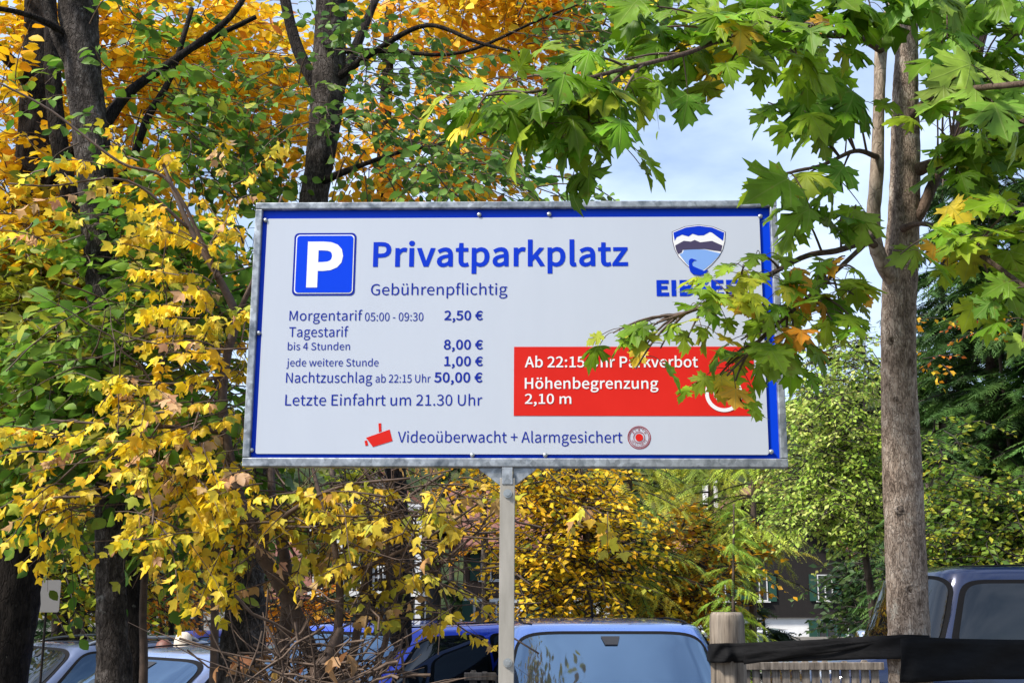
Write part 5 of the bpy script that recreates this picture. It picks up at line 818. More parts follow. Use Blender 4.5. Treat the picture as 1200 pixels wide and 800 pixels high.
def car(name, label, loc, rz, L_=4.2, W_=1.76, H_=1.5, belt=.95, hood=.92, tail=.98, gf=(.95, .15), gr=(-1.95, -1.55), p=None, cat='car', group='cars parked behind the sign', rails=False, sidewin=((.10, .49), (.54, .90)), mirror=None, roofm=None, tum=.80, roof_only=False, soft=None, crown_h=.05, screen=None, sideg=None):
    sideg = sideg or (M_SIDE, M_SIDE)
    """gf, gr: x of the greenhouse front and rear at the belt and at the roof; +x is the front"""
    t = empty(name, loc, label, cat, group, rz); hw_ = W_ / 2
    # lower body lofted along its length
    st = [(-L_ / 2, .80, .42, .72), (-L_ / 2 + .06, .90, .30, tail - .10), (-L_ / 2 + .22, .96, .25, tail - .02), (gr[0], .99, .22, belt), (-.6, 1, .20, belt), (.3, 1, .20, belt), (gf[0] - .05, 1, .20, belt), (gf[0] + .12, .995, .20, belt - .005),
          (gf[0] + .45, .985, .21, hood), (L_ / 2 - .35, .96, .22, hood - .07), (L_ / 2 - .12, .90, .25, hood - .16), (L_ / 2 - .02, .80, .30, hood - .28), (L_ / 2, .70, .38, hood - .40)]
    vs = []
    for x, wf, z0, z1 in st:
        w = hw_ * wf; half = [(0, z0), (w * .88, z0), (w * .97, z0 + .10), (w, (z0 + z1) * .5), (w * .985, z1 - .16), (w * .955, z1 - .05), (w * .88, z1 - .008), (w * .45, z1 + .018), (0, z1 + .025)]
        vs += [(x, y, z) for y, z in half] + [(x, -y, z) for y, z in half[-2:0:-1]]
    n = 16; k = len(st)
    fs = [(i * n + j, i * n + (j + 1) % n, (i + 1) * n + (j + 1) % n, (i + 1) * n + j) for i in range(k - 1) for j in range(n)] + [tuple(range(n)), tuple(range((k - 1) * n, k * n))]
    b = MB().add(vs, fs)
    # greenhouse and roof: superellipse rings
    wb, wr = hw_ * .955, hw_ * tum; zb_, zr = belt - .02, H_ - crown_h; E_ = .26
    def lv(v): q = v + .10 * math.sin(math.pi * v); return gr[0] + (gr[1] - gr[0]) * v, gf[0] + (gf[1] - gf[0]) * v, wb + (wr - wb) * (q * .35 + v * v * .65), zb_ + (zr - zb_) * v
    rings = [lv(i / 6) for i in range(7)]
    xr, xf, w, z = rings[-1]; xm = (xr + xf) / 2; a = (xf - xr) / 2
    rr = [(xm - a, xm + a, w, z)] + [(xm - a * s, xm + a * s, w * s, z + crown_h * q) for s, q in ((.975, .35), (.92, .66), (.75, .88), (.45, .98), (.12, 1.0))]
    allr = rings + rr[1:]; n2 = 56; vs = []
    for xr, xf, w, z in allr:
        xm, a = (xr + xf) / 2, (xf - xr) / 2
        for i in range(n2):
            th = 2 * math.pi * i / n2; vs.append((xm + a * sgnpow(math.cos(th), E_), w * sgnpow(math.sin(th), E_), z))
    fs = [(i * n2 + j, i * n2 + (j + 1) % n2, (i + 1) * n2 + (j + 1) % n2, (i + 1) * n2 + j) for i in range(len(allr) - 1) for j in range(n2)] + [tuple(range((len(allr) - 1) * n2, len(allr) * n2))]
    if soft: MB().add(vs, fs).build('soft_top', soft, t, True)
    else: b.add(vs, fs)
    b.build('body', p, t, True)
    N_ = 2 / E_
    def pane(kind, s0, s1, v0, v1, off, sgn=1):
        """rounded pane lying on the greenhouse surface; kind 'front', 'rear' or 'side'"""
        rows = [0, .5, .8, .93, 1.0]; m_ = 40; vs = []
        for r in rows:
            for i in range(m_ if r else 1):
                th = 2 * math.pi * i / m_; e = .30
                s = (s0 + s1) / 2 + (s1 - s0) / 2 * r * sgnpow(math.cos(th), e); v = (v0 + v1) / 2 + (v1 - v0) / 2 * r * sgnpow(math.sin(th), e)
                xr, xf, w, z = lv(v); xm, a = (xr + xf) / 2, (xf - xr) / 2
                if kind == 'side': q = 2 * s - 1; y = w * (1 - min(.999, abs(q)) ** N_) ** (1 / N_); vs.append((xm + a * q, sgn * (y + off), z + off * .3))
                else: x = a * (1 - min(.999, abs(s)) ** N_) ** (1 / N_); f = 1 if kind == 'front' else -1; vs.append((xm + f * (x + off * .8), w * s, z + off * .7))
        fs = [(0, 1 + i, 1 + (i + 1) % m_) for i in range(m_)] + [(1 + q * m_ + i, 1 + q * m_ + (i + 1) % m_, 1 + (q + 1) * m_ + (i + 1) % m_, 1 + (q + 1) * m_ + i) for q in range(len(rows) - 2) for i in range(m_)]
        return MB().add(vs, fs)
    def window(nm, kind, s0, s1, v0, v1, sgn=1):
        ds = .018 if kind == 'side' else .03; o = pane(kind, s0 - ds, s1 + ds, v0 - .05, min(1.0, v1 + .05), .006, sgn).build(nm, M_RUBBER, t, True)
        pane(kind, s0, s1, v0, v1, .011, sgn).build('glass', (screen or M_SCREEN) if kind == 'front' else (sideg[0] if s0 < .5 else sideg[1]), o, True)
    window('windscreen', 'front', -.88, .88, .07, .93); 
    if not soft: window('rear_window', 'rear', -.80, .80, .22, .90)
    for sg in (-1, 1):
        for s0, s1 in sidewin: window('side_window', 'side', s0, s1, .10, .88, sg)
        xm_ = gf[0] - .22; b2 = MB(); vs = []
        for i in range(7):
            ph = math.pi * i / 6
            for j in range(10):
                th = 2 * math.pi * j / 10; vs.append((xm_ + .07 * math.cos(th) * math.sin(ph) + .03, sg * (hw_ + .10 + .11 * math.cos(ph)), belt + .06 + .075 * sgnpow(math.sin(th), .7) * sgnpow(math.sin(ph), .6)))
        b2.add(vs, [(i * 10 + j, i * 10 + (j + 1) % 10, (i + 1) * 10 + (j + 1) % 10, (i + 1) * 10 + j) for i in range(6) for j in range(10)])
        b2.box((xm_ + .02, sg * (hw_ + .0), belt + .01), (.06, .12, .03))
        mo = b2.build('wing_mirror', mirror or p, t, True)
        MB().box((xm_ - .045, sg * (hw_ + .10), belt + .06), (.006, .16, .10)).build('mirror_glass', M_CHROME, mo)
        for x in (L_ / 2 - .82, -L_ / 2 + .78):
            w_ = MB(); w_.tube([(x, sg * (hw_ - .20), .31), (x, sg * (hw_ - .18), .31), (x, sg * (hw_ - .03), .31), (x, sg * (hw_ + .005), .31)], [.27, .31, .31, .27], 28)
            wo_ = w_.build('wheel', M_TYRE, t, True)
            r_ = MB(); r_.tube([(x, sg * (hw_ - .02), .31), (x, sg * (hw_ + .009), .31)], [.215, .205], 24)
            r_.build('rim', M_ALLOY, wo_, True)
            MB().tube([(x, sg * (hw_ - .25), .31), (x, sg * (hw_ - .006), .31)], [.37, .37], 28).build('wheel_arch', M_BLACKPL, t, True)
        hl = MB(); hl.tube([(L_ / 2 - .30, sg * hw_ * .72, hood - .20), (L_ / 2 - .10, sg * hw_ * .68, hood - .24)], [.13, .10], 14); hl.build('headlight', M_LAMP, t, True)
        MB().box((-L_ / 2 + .09, sg * hw_ * .80, tail - .20), (.12, .16, .20)).build('tail_light', M_TAIL, t, bevel=.02)
        for s in (sidewin if len(sidewin) > 1 else sidewin[:1]):
            xh = gr[0] + (gf[0] - gr[0]) * (s[0] + .06); MB().box((xh, sg * (hw_ * .99 + .012), belt - .12), (.17, .03, .03)).build('door_handle', p, t, bevel=.008)
        if rails:
            xr, xf, w, z = rr[1]; pts = [Vector((xr + .2, sg * w * .93, z + .015)), Vector((xr + .35, sg * w * .93, z + .065)), Vector(((xr + xf) / 2, sg * w * .93, z + .08)), Vector((xf - .35, sg * w * .93, z + .06)), Vector((xf - .15, sg * w * .93, z + .012))]
            MB().tube(spline(pts, 5), [.018] * 21, 8).build('roof_rail', M_ALLOY, t, True)
    MB().box((L_ / 2 - .03, 0, .50), (.05, W_ * .55, .16)).build('grille', M_BLACKPL, t, bevel=.02)
    for fx in (L_ / 2 + .005, -L_ / 2 - .005): MB().box((fx, 0, .42 if fx > 0 else .62), (.015, .52, .11)).build('number_plate', M_PALE, t)
    xr, xf, w, z = lv(.90)   # sensor housing and inner mirror behind the top of the windscreen, roof seams
    x2 = lv(.79)[1]; MB().add([(xf + .016, -.07, z + .01), (xf + .016, .07, z + .01), (x2 + .020, .045, lv(.79)[3] + .01), (x2 + .020, -.045, lv(.79)[3] + .01)], [(0, 1, 2, 3)]).build('sensor_housing', M_BLACKPL, t)
    if not soft:
        for sg in (-1, 1):
            pts = [((a_[0] + a_[1]) / 2 + (a_[1] - a_[0]) / 2 * q, sg * w_, z_) for q, w_, z_, a_ in [(q, rr[2][2] * .955 * (1 - abs(q) ** N_) ** (1 / N_), rr[2][3] + .006 + (.012 if abs(q) < .8 else 0), rr[2]) for q in (-.93, -.8, -.5, 0, .5, .8, .93)]]
            MB().tube(spline(pts, 3), [.007] * 19, 6).build('roof_seam', M_RUBBER, t, True)
    for y0 in (-.55, .12):   # wipers
        xr, xf, w, z = lv(.04); MB().tube([(xf + .04, y0, z), (xf - .02, y0 + .30, z + .05), (xf - .10, y0 + .58, z + .10)], [.010, .008, .006], 6).build('wiper', M_RUBBER, t)
    xr, xf, w, z = allr[-3]
    MB().tube([(xr + .22, 0, z + .01), (xr + .16, 0, z + .10), (xr + .03, 0, z + .24)], [.012, .006, .003], 6).build('aerial', M_RUBBER, t)
    return t
def cloc(u, v_roof, Y, H_, dy=0):
    q = at(u, v_roof, Y); return (q.x, Y + dy, q.z - H_)
P_SILVERBLUE = paint('silver_blue_paint', (0.11, 0.21, 0.56)); P_BLUE = paint('bright_blue_paint', (0.010, 0.06, 0.68), .2); P_SILVER = paint('silver_paint', (0.28, 0.36, 0.56), .5)
P_DARK = paint('dark_blue_paint', (0.010, 0.018, 0.06), .3, .10); P_GREY = paint('grey_paint', (0.10, 0.13, 0.22), .4); P_WHITE = paint('white_paint', (0.72, 0.73, 0.74), 0); P_BLACK = paint('black_paint', (0.012, 0.014, 0.02), .2); P_NAVY = paint('navy_paint', (.012, .02, .08), .3)
def heading(dx, dy): return math.atan2(dy, dx)
car('parked_car', 'silver blue car facing the camera, its windscreen just right of the sign post', cloc(716, 731, 8.5, 1.46, .55), heading(.02, -1), 4.2, 1.80, 1.46, .93, gf=(1.0, .28), p=P_SILVERBLUE, tum=.80)
car('parked_car', 'bright blue hatchback half hidden by bare twigs left of the sign post', cloc(428, 733, 9.6, 1.45, .5), heading(-.62, -.80), 4.0, 1.74, 1.45, .93, gf=(1.0, .25), gr=(-1.85, -1.35), p=P_BLUE, sidewin=((.13, .40), (.45, .90)), sideg=(M_GLASS, M_GLASS))
car('parked_car', 'silver hatchback between the grey mottled trunk and the leaning trunk', cloc(198, 764, 10.2, 1.46, .5), heading(-.60, -.80), 4.1, 1.75, 1.46, .94, gf=(1.05, .25), p=P_SILVER)
car('parked_car', 'grey off-roader with roof rails left of the grey mottled trunk', cloc(72, 753, 14.5, 1.62, .5), heading(-.72, -.70), 4.4, 1.84, 1.62, 1.02, hood=1.0, tail=1.05, gf=(1.0, .35), p=P_GREY, rails=True, screen=M_GLASS)
car('parked_car', 'dark blue off-roader behind the maple trunk at right', cloc(1190, 661, 10.6, 1.84, .2), heading(-1, -.10), 4.3, 1.85, 1.84, 1.10, hood=1.10, tail=1.12, gf=(1.18, .92), gr=(-1.75, -1.45), p=P_DARK, mirror=M_CHROME, sidewin=((.16, .54), (.585, .93)), tum=.82, crown_h=.09, screen=M_GLASS, sideg=(M_SCREEN, M_GLASS))
car('convertible', 'cream windscreened convertible with a dark blue soft top far behind the silver hatchback', cloc(236, 739, 25, 1.5), heading(-.9, -.45), 4.1, 1.72, 1.5, .95, gf=(.7, .35), gr=(-1.4, -1.0), p=paint('cream_paint', (.62, .60, .56), 0), sidewin=((.12, .42), (.50, .86)), soft=mat('blue_canvas', (.02, .025, .16), .8))
car('parked_car', 'pale car far away left of the convertible', cloc(183, 748, 27, 1.45), heading(-1, -.2), 4.2, 1.74, 1.45, .93, p=P_WHITE)
car('parked_car', 'black car seen from behind beyond the bright blue hatchback', cloc(541, 747, 20, 1.45), heading(.25, 1), 4.2, 1.76, 1.45, .95, p=P_BLACK)
car('parked_car', 'navy car beside the pale grey trunk left of the sign post', cloc(572, 746, 24, 1.45), heading(.1, 1), 4.2, 1.76, 1.45, .95, p=P_NAVY)
car('parked_car', 'white car seen low between the picket fence and the sign post', cloc(577, 764, 13.5, 1.42), heading(-.55, -.8), 4.0, 1.7, 1.42, .92, p=P_WHITE)
# white off-road van with a flat roof, far right of centre
v = empty('van', cloc(836, 737, 34, 1.95), 'white boxy van with greenish windows parked before the chalet', 'van', None, heading(-1, -.12)); b = MB()
b.box((0, 0, 1.0), (4.4, 1.8, .9)); b.box((-.25, 0, 1.62), (3.5, 1.66, .48)); b.box((-.25, 0, 1.90), (3.7, 1.8, .10)); b.box((1.9, 0, .95), (.9, 1.72, .5)); b.build('body', P_WHITE, v, bevel=.05)
M_GREENGLASS = mat('green_glass', (.03, .07, .06), .06, 0, .5, 1.9)
for sg in (-1, 1):
    for x, w in ((-1.45, .8), (-.35, 1.1), (.8, .9)): MB().box((x, sg * .835, 1.62), (w, .02, .34)).build('side_window', M_GREENGLASS, v, bevel=.008)
    for x in (-1.4, 1.45): MB().cyl((x, sg * .70, .36), (x, sg * .92, .36), .36, 22).build('wheel', M_TYRE, v)
MB().box((1.508, 0, 1.62), (.02, 1.4, .34)).build('windscreen', M_GREENGLASS, v)
# ------------------------------------------------------------------ two people standing beyond the silver hatchback
def person(label, loc, rz, hair_m, long_hair, top_m, leg_m, H_=1.68):
    t = empty('person', loc, label, 'person', None, rz); s = H_ / 1.70
    me = bpy.data.meshes.new('body'); 
    J = [((0, 0, .93), .15), ((0, 0, 1.12), .135), ((0, -.01, 1.30), .155), ((0, 0, 1.42), .10), ((0, -.01, 1.49), .055), ((0, -.03, 1.58), .085), ((0, -.025, 1.66), .08),
         ((.09, 0, .86), .10), ((.10, -.02, .48), .065), ((.10, .01, .09), .045), ((.11, -.13, .04), .04), ((-.09, 0, .86), .10), ((-.10, -.02, .48), .065), ((-.10, .01, .09), .045), ((-.11, -.13, .04), .04),
         ((.19, 0, 1.38), .065), ((.25, .02, 1.10), .048), ((.25, -.06, .86), .036), ((.25, -.09, .76), .035), ((-.19, 0, 1.38), .065), ((-.25, .02, 1.10), .048), ((-.25, -.06, .86), .036), ((-.25, -.09, .76), .035)]
    Ed = [(0, 1), (1, 2), (2, 3), (3, 4), (4, 5), (5, 6), (0, 7), (7, 8), (8, 9), (9, 10), (0, 11), (11, 12), (12, 13), (13, 14), (3, 15), (15, 16), (16, 17), (17, 18), (3, 19), (19, 20), (20, 21), (21, 22)]
    me.from_pydata([tuple(c * s for c in p_) for p_, r in J], Ed, [])
    o = link('body', me, t); o.modifiers.new('skin', 'SKIN'); o.modifiers.new('sub', 'SUBSURF').levels = 2
    for i, sv in enumerate(me.skin_vertices[0].data): sv.radius = (J[i][1] * s,) * 2; sv.use_root = i == 0
    me.materials.append(M_SKIN); o.modifiers['sub'].render_levels = 2; o.modifiers['skin'].use_smooth_shade = True
    def shell(nm, rows, m):
        n = 18; vs = [(rx * s * math.cos(2 * math.pi * i / n) + cx_ * s, ry * s * math.sin(2 * math.pi * i / n) + cy_ * s, z * s) for z, rx, ry, cx_, cy_ in rows for i in range(n)]
        return MB().add(vs, [(j * n + i, j * n + (i + 1) % n, (j + 1) * n + (i + 1) % n, (j + 1) * n + i) for j in range(len(rows) - 1) for i in range(n)] + [tuple(range(n)), tuple(range((len(rows) - 1) * n, len(rows) * n))]).build(nm, m, t, True)
    shell('jacket', [(.84, .19, .15, 0, 0), (.95, .20, .16, 0, 0), (1.15, .18, .145, 0, 0), (1.30, .22, .165, 0, 0), (1.40, .20, .13, 0, 0), (1.46, .09, .08, 0, 0)], top_m)
    for sg in (-1, 1):
        shell('sleeve', [(.84, .05, .05, .25 * sg, -.06), (1.10, .063, .063, .25 * sg, .02), (1.30, .075, .075, .215 * sg, .01), (1.42, .06, .06, .17 * sg, 0)], top_m)
        shell('trouser_leg', [(.06, .065, .07, .10 * sg, .0), (.48, .082, .085, .10 * sg, -.02), (.80, .115, .12, .09 * sg, 0), (.92, .11, .13, .075 * sg, 0)], leg_m)
    hair = [(1.50, .10, .06, 0, .055), (1.58, .115, .10, 0, .02), (1.66, .115, .115, 0, 0), (1.73, .09, .095, 0, -.005), (1.765, .04, .045, 0, -.005)]
    if long_hair: hair = [(1.30, .10, .035, 0, .13), (1.42, .12, .06, 0, .09)] + hair
    shell('hair', hair, hair_m)
    return t
M_SKIN = mat('skin', (.52, .30, .21), .5); M_BLOND = noisy(mat('blond_hair', rough=.5), [(.3, (.55, .45, .33)), (.7, (.74, .66, .54))], 30, 5, (6, 6, .6), .4); M_AUBURN = noisy(mat('auburn_hair', rough=.5), [(.3, (.10, .035, .022)), (.7, (.22, .08, .05))], 30, 5, (6, 6, .6), .4)
M_JACKET = mat('dark_jacket', (.03, .03, .035), .8); M_BEIGE = mat('beige_coat', (.36, .30, .23), .85); M_JEANS = mat('jeans', (.05, .07, .13), .85)
for u, v_, Y, args in ((215, 746, 13.6, ('person with long blond hair standing beyond the silver hatchback', M_BLOND, True, M_BEIGE)), (192, 755, 13.2, ('person with short auburn hair standing beyond the silver hatchback', M_AUBURN, False, M_JACKET))):
    q = at(u, v_, Y); g = gz(q.x, Y); H_ = q.z - g; person(args[0], (q.x, Y, g), R(170), args[1], args[2], args[3], M_JEANS, max(1.05, H_))
# ------------------------------------------------------------------ post, black band, picket fence, grey plate
M_WOOD = noisy(mat('weathered_wood', rough=.85), [(.30, (.045, .034, .026)), (.48, (.19, .155, .12)), (.72, (.36, .305, .245))], 12, 12, (3.5, 3.5, .30), .7, None, .01)
q = at(851, 717, 4.35); po = empty('wooden_post', (q.x, 4.35, gz(q.x, 4.35)), 'round weathered wooden post wrapped in black band right of the silver blue car', 'post')
r = 20 * 4.35 / F; b = MB(); rng = random.Random(9); zt_ = q.z - po.location.z; n = 28
prof = [(-.1, 1.02), (.3, 1.0), (.8, 1.01), (zt_ - .30, 1.0), (zt_ - .12, .99), (zt_ - .035, .98), (zt_ - .012, .94), (zt_, .84)]
ang = [1 + .03 * math.sin(3 * 2 * math.pi * i / n + 1) + rng.uniform(-.015, .015) for i in range(n)]; ang[19] = .80; ang[20] = .93   # a drying crack facing the camera
vs = [(r * k * ang[i] * math.cos(2 * math.pi * i / n), r * k * ang[i] * math.sin(2 * math.pi * i / n), z) for z, k in prof for i in range(n)]
b.add(vs, [(j * n + i, j * n + (i + 1) % n, (j + 1) * n + (i + 1) % n, (j + 1) * n + i) for j in range(len(prof) - 1) for i in range(n)] + [tuple(range((len(prof) - 1) * n, len(prof) * n))])
b.build('shaft', M_WOOD, po, True)
M_BAND = noisy(mat('black_band', rough=.8, spec=.15), [(.3, (.003, .003, .0035)), (.7, (.008, .008, .009))], 12, 6, (1, 1, 4), .5, 30, .004)
def band_strip(name, top, bot, parent, thick=.006, rows=7, seed=1, m=None):
    """a sagging band between two pixel polylines (u, v, Y), given its own thickness and creases"""
    A = spline([at(*p_) for p_ in top], 10); B_ = spline([at(*p_) for p_ in bot], 10); rng = random.Random(seed); k = len(A); vs = []
    for side in (0, 1):
        for i in range(k):
            for j in range(rows + 1):
                t_ = j / rows; p_ = A[i].lerp(B_[i], t_)
                p_.y += side * thick - .010 * math.sin(t_ * 2.3 * math.pi + i * .13) * (0.4 + .6 * math.sin(i * .21 + seed)) - .006 * math.sin(i * .5 + t_ * 5); vs.append(p_)
    w = rows + 1; o = k * w
    fs = [(i * w + j, i * w + j + 1, (i + 1) * w + j + 1, (i + 1) * w + j) for i in range(k - 1) for j in range(rows)]
    fs += [(o + a, o + d, o + c, o + e) for a, e, c, d in [(f[0], f[1], f[2], f[3]) for f in fs]]
    rim = [i * w for i in range(k)] + [(k - 1) * w + j for j in range(1, w)] + [i * w + rows for i in range(k - 2, -1, -1)] + [j for j in range(rows - 1, 0, -1)]
    fs += [(rim[i], rim[(i + 1) % len(rim)], rim[(i + 1) % len(rim)] + o, rim[i] + o) for i in range(len(rim))]
    return MB().add(vs, fs).build(name, m or M_BAND, parent, True, True)
bd = empty('black_band', at(950, 762, 3.9), 'black cloth band stretched from the wooden post across the maple trunk to the right edge', 'band')
band_strip('strip', [(829, 757, 4.40), (833, 754, 4.30), (850, 753, 4.265), (872, 753, 4.25), (950, 749, 3.95), (1020, 745, 3.62), (1062, 743, 3.49), (1090, 744, 3.5)],
           [(829, 774, 4.40), (833, 776, 4.30), (850, 776, 4.265), (872, 776, 4.25), (950, 774, 3.95), (1020, 772, 3.62), (1062, 771, 3.49), (1090, 772, 3.5)], bd, seed=2)
band_strip('strip', [(1056, 748, 3.46), (1080, 746, 3.455), (1130, 748, 3.5), (1200, 749, 3.6), (1330, 750, 3.75)], [(1056, 800, 3.46), (1080, 799, 3.455), (1130, 796, 3.5), (1200, 795, 3.6), (1330, 792, 3.75)], bd, seed=5)
band_strip('fold', [(872, 764, 4.225), (930, 758, 4.0), (1000, 752, 3.68), (1045, 748, 3.53)], [(872, 778, 4.23), (930, 770, 4.02), (1000, 760, 3.70), (1045, 752, 3.55)], bd, .004, 4, 9)
YF_ = 9.0
def picket_fence(u0, u1, top, Y, label):
    a, c = at(u0, top, Y), at(u1, top, Y); g = gz((a.x + c.x) / 2, Y); f = empty('picket_fence', ((a.x + c.x) / 2, Y, g), label, 'fence'); Ln = c.x - a.x; Hf = a.z - g; n = max(3, int(Ln / .072)); rng = random.Random(int(u0))
    for i in range(n):
        x = -Ln / 2 + (i + .5) * Ln / n; h_ = Hf + rng.uniform(-.012, .008); wd = .056
        MB().prism([(x - wd / 2, .04), (x + wd / 2, .04), (x + wd / 2, h_ - .02), (x + wd * .28, h_), (x - wd * .28, h_), (x - wd / 2, h_ - .02)], -.012 + rng.uniform(-.003, .003), .010).build('picket', M_WOOD, f)
    for z in (Hf - .035, Hf - .42, .22): MB().box((0, .030 if z < Hf - .1 else -.028, z), (Ln + .05, .028, .07 if z < Hf - .1 else .055)).build('rail', M_WOOD, f, bevel=.004)
    return f
picket_fence(868, 1030, 774, YF_, 'grey picket fence below the black band')
picket_fence(548, 588, 786, YF_, 'short stretch of grey picket fence at the left foot of the sign post')
q = at(54, 698, 11.5); pl = empty('grey_plate', (q.x, 11.5, gz(q.x, 11.5)), 'blank grey plate seen from behind beside the far left trunk', 'sign'); zc = q.z - pl.location.z; k = 11.5 / F
MB().prism(rrect(-16 * k, zc - 18 * k, 16 * k, zc + 18 * k, .02), -.004, .004).build('plate', mat('grey_aluminium', (.20, .19, .175), .5, .3), pl); MB().cyl((0, .03, -.1), (0, .03, zc + .1), .012, 12).build('pole', M_BARK_DARK, pl)
# ------------------------------------------------------------------ houses
M_PLASTER = noisy(mat('white_plaster', rough=.9), [(.3, (.70, .70, .69)), (.7, (.82, .82, .80))], 1.2, 8); M_DARKWOOD = noisy(mat('dark_boards', rough=.85), [(.3, (.004, .003, .0025)), (.7, (.012, .008, .007))], 3, 8, (14, 14, .4), .6, None, .02)
M_ROOF = noisy(mat('red_tiles', rough=.85), [(.3, (.10, .035, .025)), (.7, (.24, .10, .07))], 6, 6, (1, 1, 1), .5, 24, .03); M_GREENSH = mat('green_shutter', (.008, .055, .035), .6); M_PANE = mat('window_pane', (.02, .025, .03), .06, 0, .3, 1.8); M_TRIM = mat('white_trim', (.62, .62, .61), .5); M_BROWNW = noisy(mat('brown_wood', rough=.8), [(.3, (.05, .03, .02)), (.7, (.13, .08, .055))], 3, 8, (10, 10, .5), .5)
def hw_window(par, x, z, w, h_, yf, frame_m, shutter=None, nm='window'):
    """window on a wall whose face is y = yf (facing -y)"""
    b = MB(); f = .05
    for cx_, cz_, sx_, sz_ in ((x, z + h_ / 2, w + f, f), (x, z - h_ / 2, w + f, f), (x - w / 2, z, f, h_ - f), (x + w / 2, z, f, h_ - f), (x, z, .05, h_ - f)): b.box((cx_, yf - .03, cz_), (sx_, .08, sz_))
    o = b.build(nm, frame_m, par); MB().box((x, yf - .008, z), (w, .03, h_)).build('pane', M_PANE, o); MB().box((x, yf - .08, z - h_ / 2 - .06), (w + .25, .18, .05)).build('sill', frame_m, o)
    if shutter:
        for sg in (-1, 1): MB().box((x + sg * (w * .77 + .06), yf - .05, z), (w * .5, .05, h_ + .08)).build('shutter', shutter, par)
def house(name, label, u0, u1, Y, ztop_px, depth, roof_h, over=.9, rz=0, axis_x=True):
    a, c = at(u0, 700, Y), at(u1, 700, Y); g = gz((a.x + c.x) / 2, Y); h = empty(name, ((a.x + c.x) / 2, Y, g), label, 'house', None, rz)
    W_ = c.x - a.x; Hw = at(0, ztop_px, Y).z - g; return h, W_, Hw, g
def gable_roof(h, W_, D_, Hw, rh, over, m, ridge_x=True):
    b = MB(); T_ = .16
    if ridge_x: prof = [(-over, Hw - over * rh / (D_ / 2)), (D_ / 2, Hw + rh), (D_ + over, Hw - over * rh / (D_ / 2))]; xs_ = (-W_ / 2 - over, W_ / 2 + over); mk = lambda u, z, e: (e, u, z)
    else: prof = [(-W_ / 2 - over, Hw - over * rh / (W_ / 2)), (0, Hw + rh), (W_ / 2 + over, Hw - over * rh / (W_ / 2))]; xs_ = (-over, D_ + over); mk = lambda u, z, e: (u, e, z)
    for (p0, p1) in ((prof[0], prof[1]), (prof[1], prof[2])):
        vs = [mk(u, z + dz, e) for e in xs_ for u, z, dz in ((p0[0], p0[1], 0), (p1[0], p1[1], 0), (p1[0], p1[1], T_), (p0[0], p0[1], T_))]
        b.add(vs, [(0, 1, 2, 3), (4, 7, 6, 5), (0, 4, 5, 1), (1, 5, 6, 2), (2, 6, 7, 3), (3, 7, 4, 0)])
    return b.build('roof', m, h)
# dark chalet on a white base
h, W_, Hw, g = house('chalet', 'dark timber chalet with a white ground floor right of the wooden post', 800, 994, 58, 648, 9, 3)
Yc = 58; zs = at(0, 723, Yc).z - g
MB().box((0, 4.5, zs / 2 - .2), (W_ - .1, 8.9, zs + .4)).build('base', M_PLASTER, h); MB().box((0, 4.5, (zs + Hw) / 2), (W_, 9.1, Hw - zs)).build('wall', M_DARKWOOD, h)
gb = MB(); gb.prism([(-W_ / 2, Hw), (W_ / 2, Hw), (0, Hw + 3.2)], .1, 8.9); gb.build('gable', M_DARKWOOD, h)
rf = gable_roof(h, W_, 9, Hw, 3.4, 1.0, M_ROOF, False); MB().box((-1.6, 5.5, Hw + 3.3), (.7, .7, 1.6)).build('chimney', M_PLASTER, rf)
def lx(u, Y, h): return at(u, 700, Y).x - h.location.x
def lz(v, Y, h): return at(600, v, Y).z - h.location.z
for u, v_, w, hh_, sh_ in ((967, 688, .70, 1.2, M_GREENSH), (890, 688, .75, 1.25, M_GREENSH), (850, 688, .75, 1.25, M_GREENSH)): hw_window(h, lx(u, Yc, h), lz(v_, Yc, h), w, hh_, -.05, M_TRIM, sh_)
for u in (967, 850): hw_window(h, lx(u, Yc, h), lz(739, Yc, h), .8, .95, .04, M_GREENSH, M_GREENSH)
MB().prism([(-W_ / 2 - .06, zs), (W_ / 2 + .06, zs), (W_ / 2 + .06, zs + .10), (-W_ / 2 - .06, zs + .10)], -.12, -.05).build('ledge', M_DARKWOOD, h)
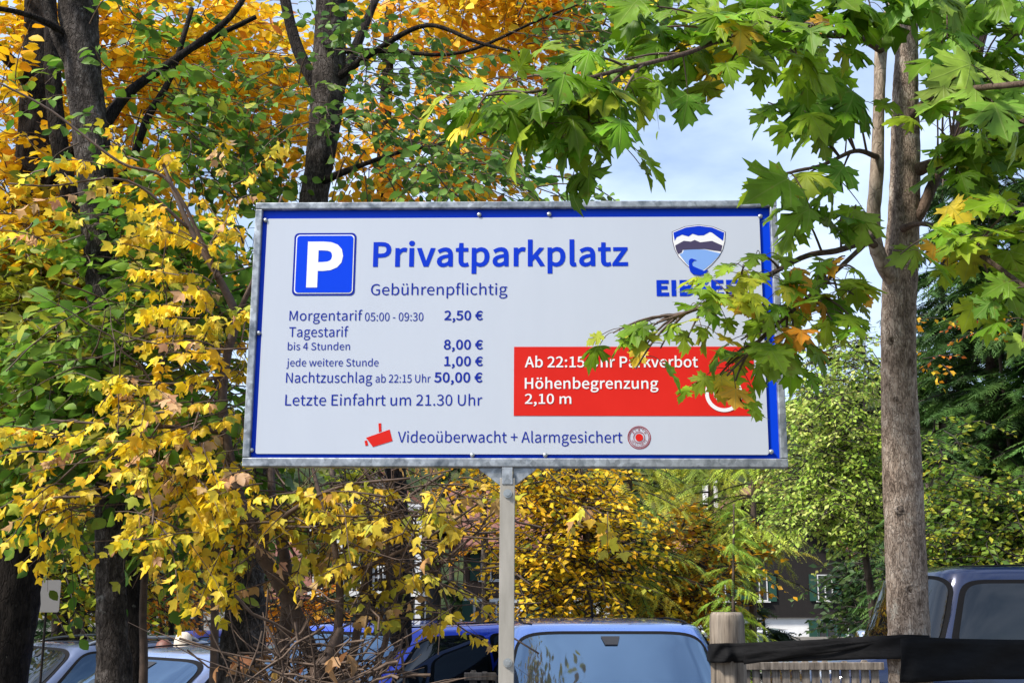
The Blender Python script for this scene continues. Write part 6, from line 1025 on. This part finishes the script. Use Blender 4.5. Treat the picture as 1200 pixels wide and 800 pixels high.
# white house with green shutters
h, W_, Hw, g = house('white_house', 'white plastered house with dark green shutters left of the sign post', 544, 716, 50, 700, 9, 3); Yc = 50
MB().box((0, 4.5, Hw / 2 - .2), (W_, 9, Hw + .4)).build('wall', M_PLASTER, h)
up = MB(); up.box((0, 4.5, Hw + 1.25), (W_ + .1, 9.1, 2.5)); up.build('upper_wall', M_BROWNW, h); gable_roof(h, W_, 9, Hw + 2.5, 2.2, 1.0, M_ROOF, True)
for u in (569, 668): hw_window(h, lx(u, Yc, h), lz(722, Yc, h), .9, 1.25, 0, M_TRIM, M_GREENSH)
for u in (575, 610, 648, 690): hw_window(h, lx(u, Yc, h), Hw + 1.3, .8, 1.1, -.05, M_TRIM, M_GREENSH)
MB().box((lx(630, Yc, h), -.03, 1.0), (1.0, .08, 2.0)).build('door', M_GREENSH, h)
# balconied house with white posts
h, W_, Hw, g = house('balcony_house', 'house with white balcony posts and a brown roof behind the bare twigs', 372, 500, 44, 600, 9, 3); Yc = 44
MB().box((0, 4.5, Hw / 2 - .2), (W_, 9, Hw + .4)).build('wall', M_DARKWOOD, h); gb = MB(); gb.prism([(-W_ / 2, Hw), (W_ / 2, Hw), (0, Hw + 1.5)], .1, 8.9); gb.build('gable', M_PLASTER, h); gable_roof(h, W_, 9, Hw, 1.7, 1.0, M_ROOF, False)
for k in range(2):
    z = 2.2 + k * 2.2
    if z > Hw - .5: break
    bl = MB().box((0, -.8, z), (W_ + .2, 1.6, .18)).build('balcony', M_TRIM, h); MB().box((0, -1.56, z + .95), (W_ + .2, .08, .08)).build('rail', M_TRIM, bl)
    bb = MB()
    for i in range(26): bb.box((-W_ / 2 + (i + .5) * W_ / 26, -1.56, z + .5), (.04, .04, .86))
    bb.build('balusters', M_TRIM, bl)
for u in (392, 404, 439, 475, 494): MB().box((lx(u, Yc, h), -1.62, (Hw - .3) / 2), (.20, .04 + .12, Hw - .3)).build('porch_post', M_TRIM, h)
for u in (385, 420, 455, 486):
    for k in range(2): hw_window(h, lx(u, Yc, h), 1.3 + k * 2.2, .8, 1.3, 0, M_TRIM)
# pale far roof/wall between the trees at left
h, W_, Hw, g = house('far_house', 'pale far house glimpsed between the trunks left of the bright blue hatchback', 268, 345, 46, 690, 8, 2); Yc = 46
MB().box((0, 4, Hw / 2 - .2), (W_, 8, Hw + .4)).build('wall', M_PLASTER, h); gable_roof(h, W_, 8, Hw, 1.8, .8, M_ROOF, True)
for u in (285, 306, 328): hw_window(h, lx(u, Yc, h), 1.5, .8, 1.1, 0, M_TRIM)
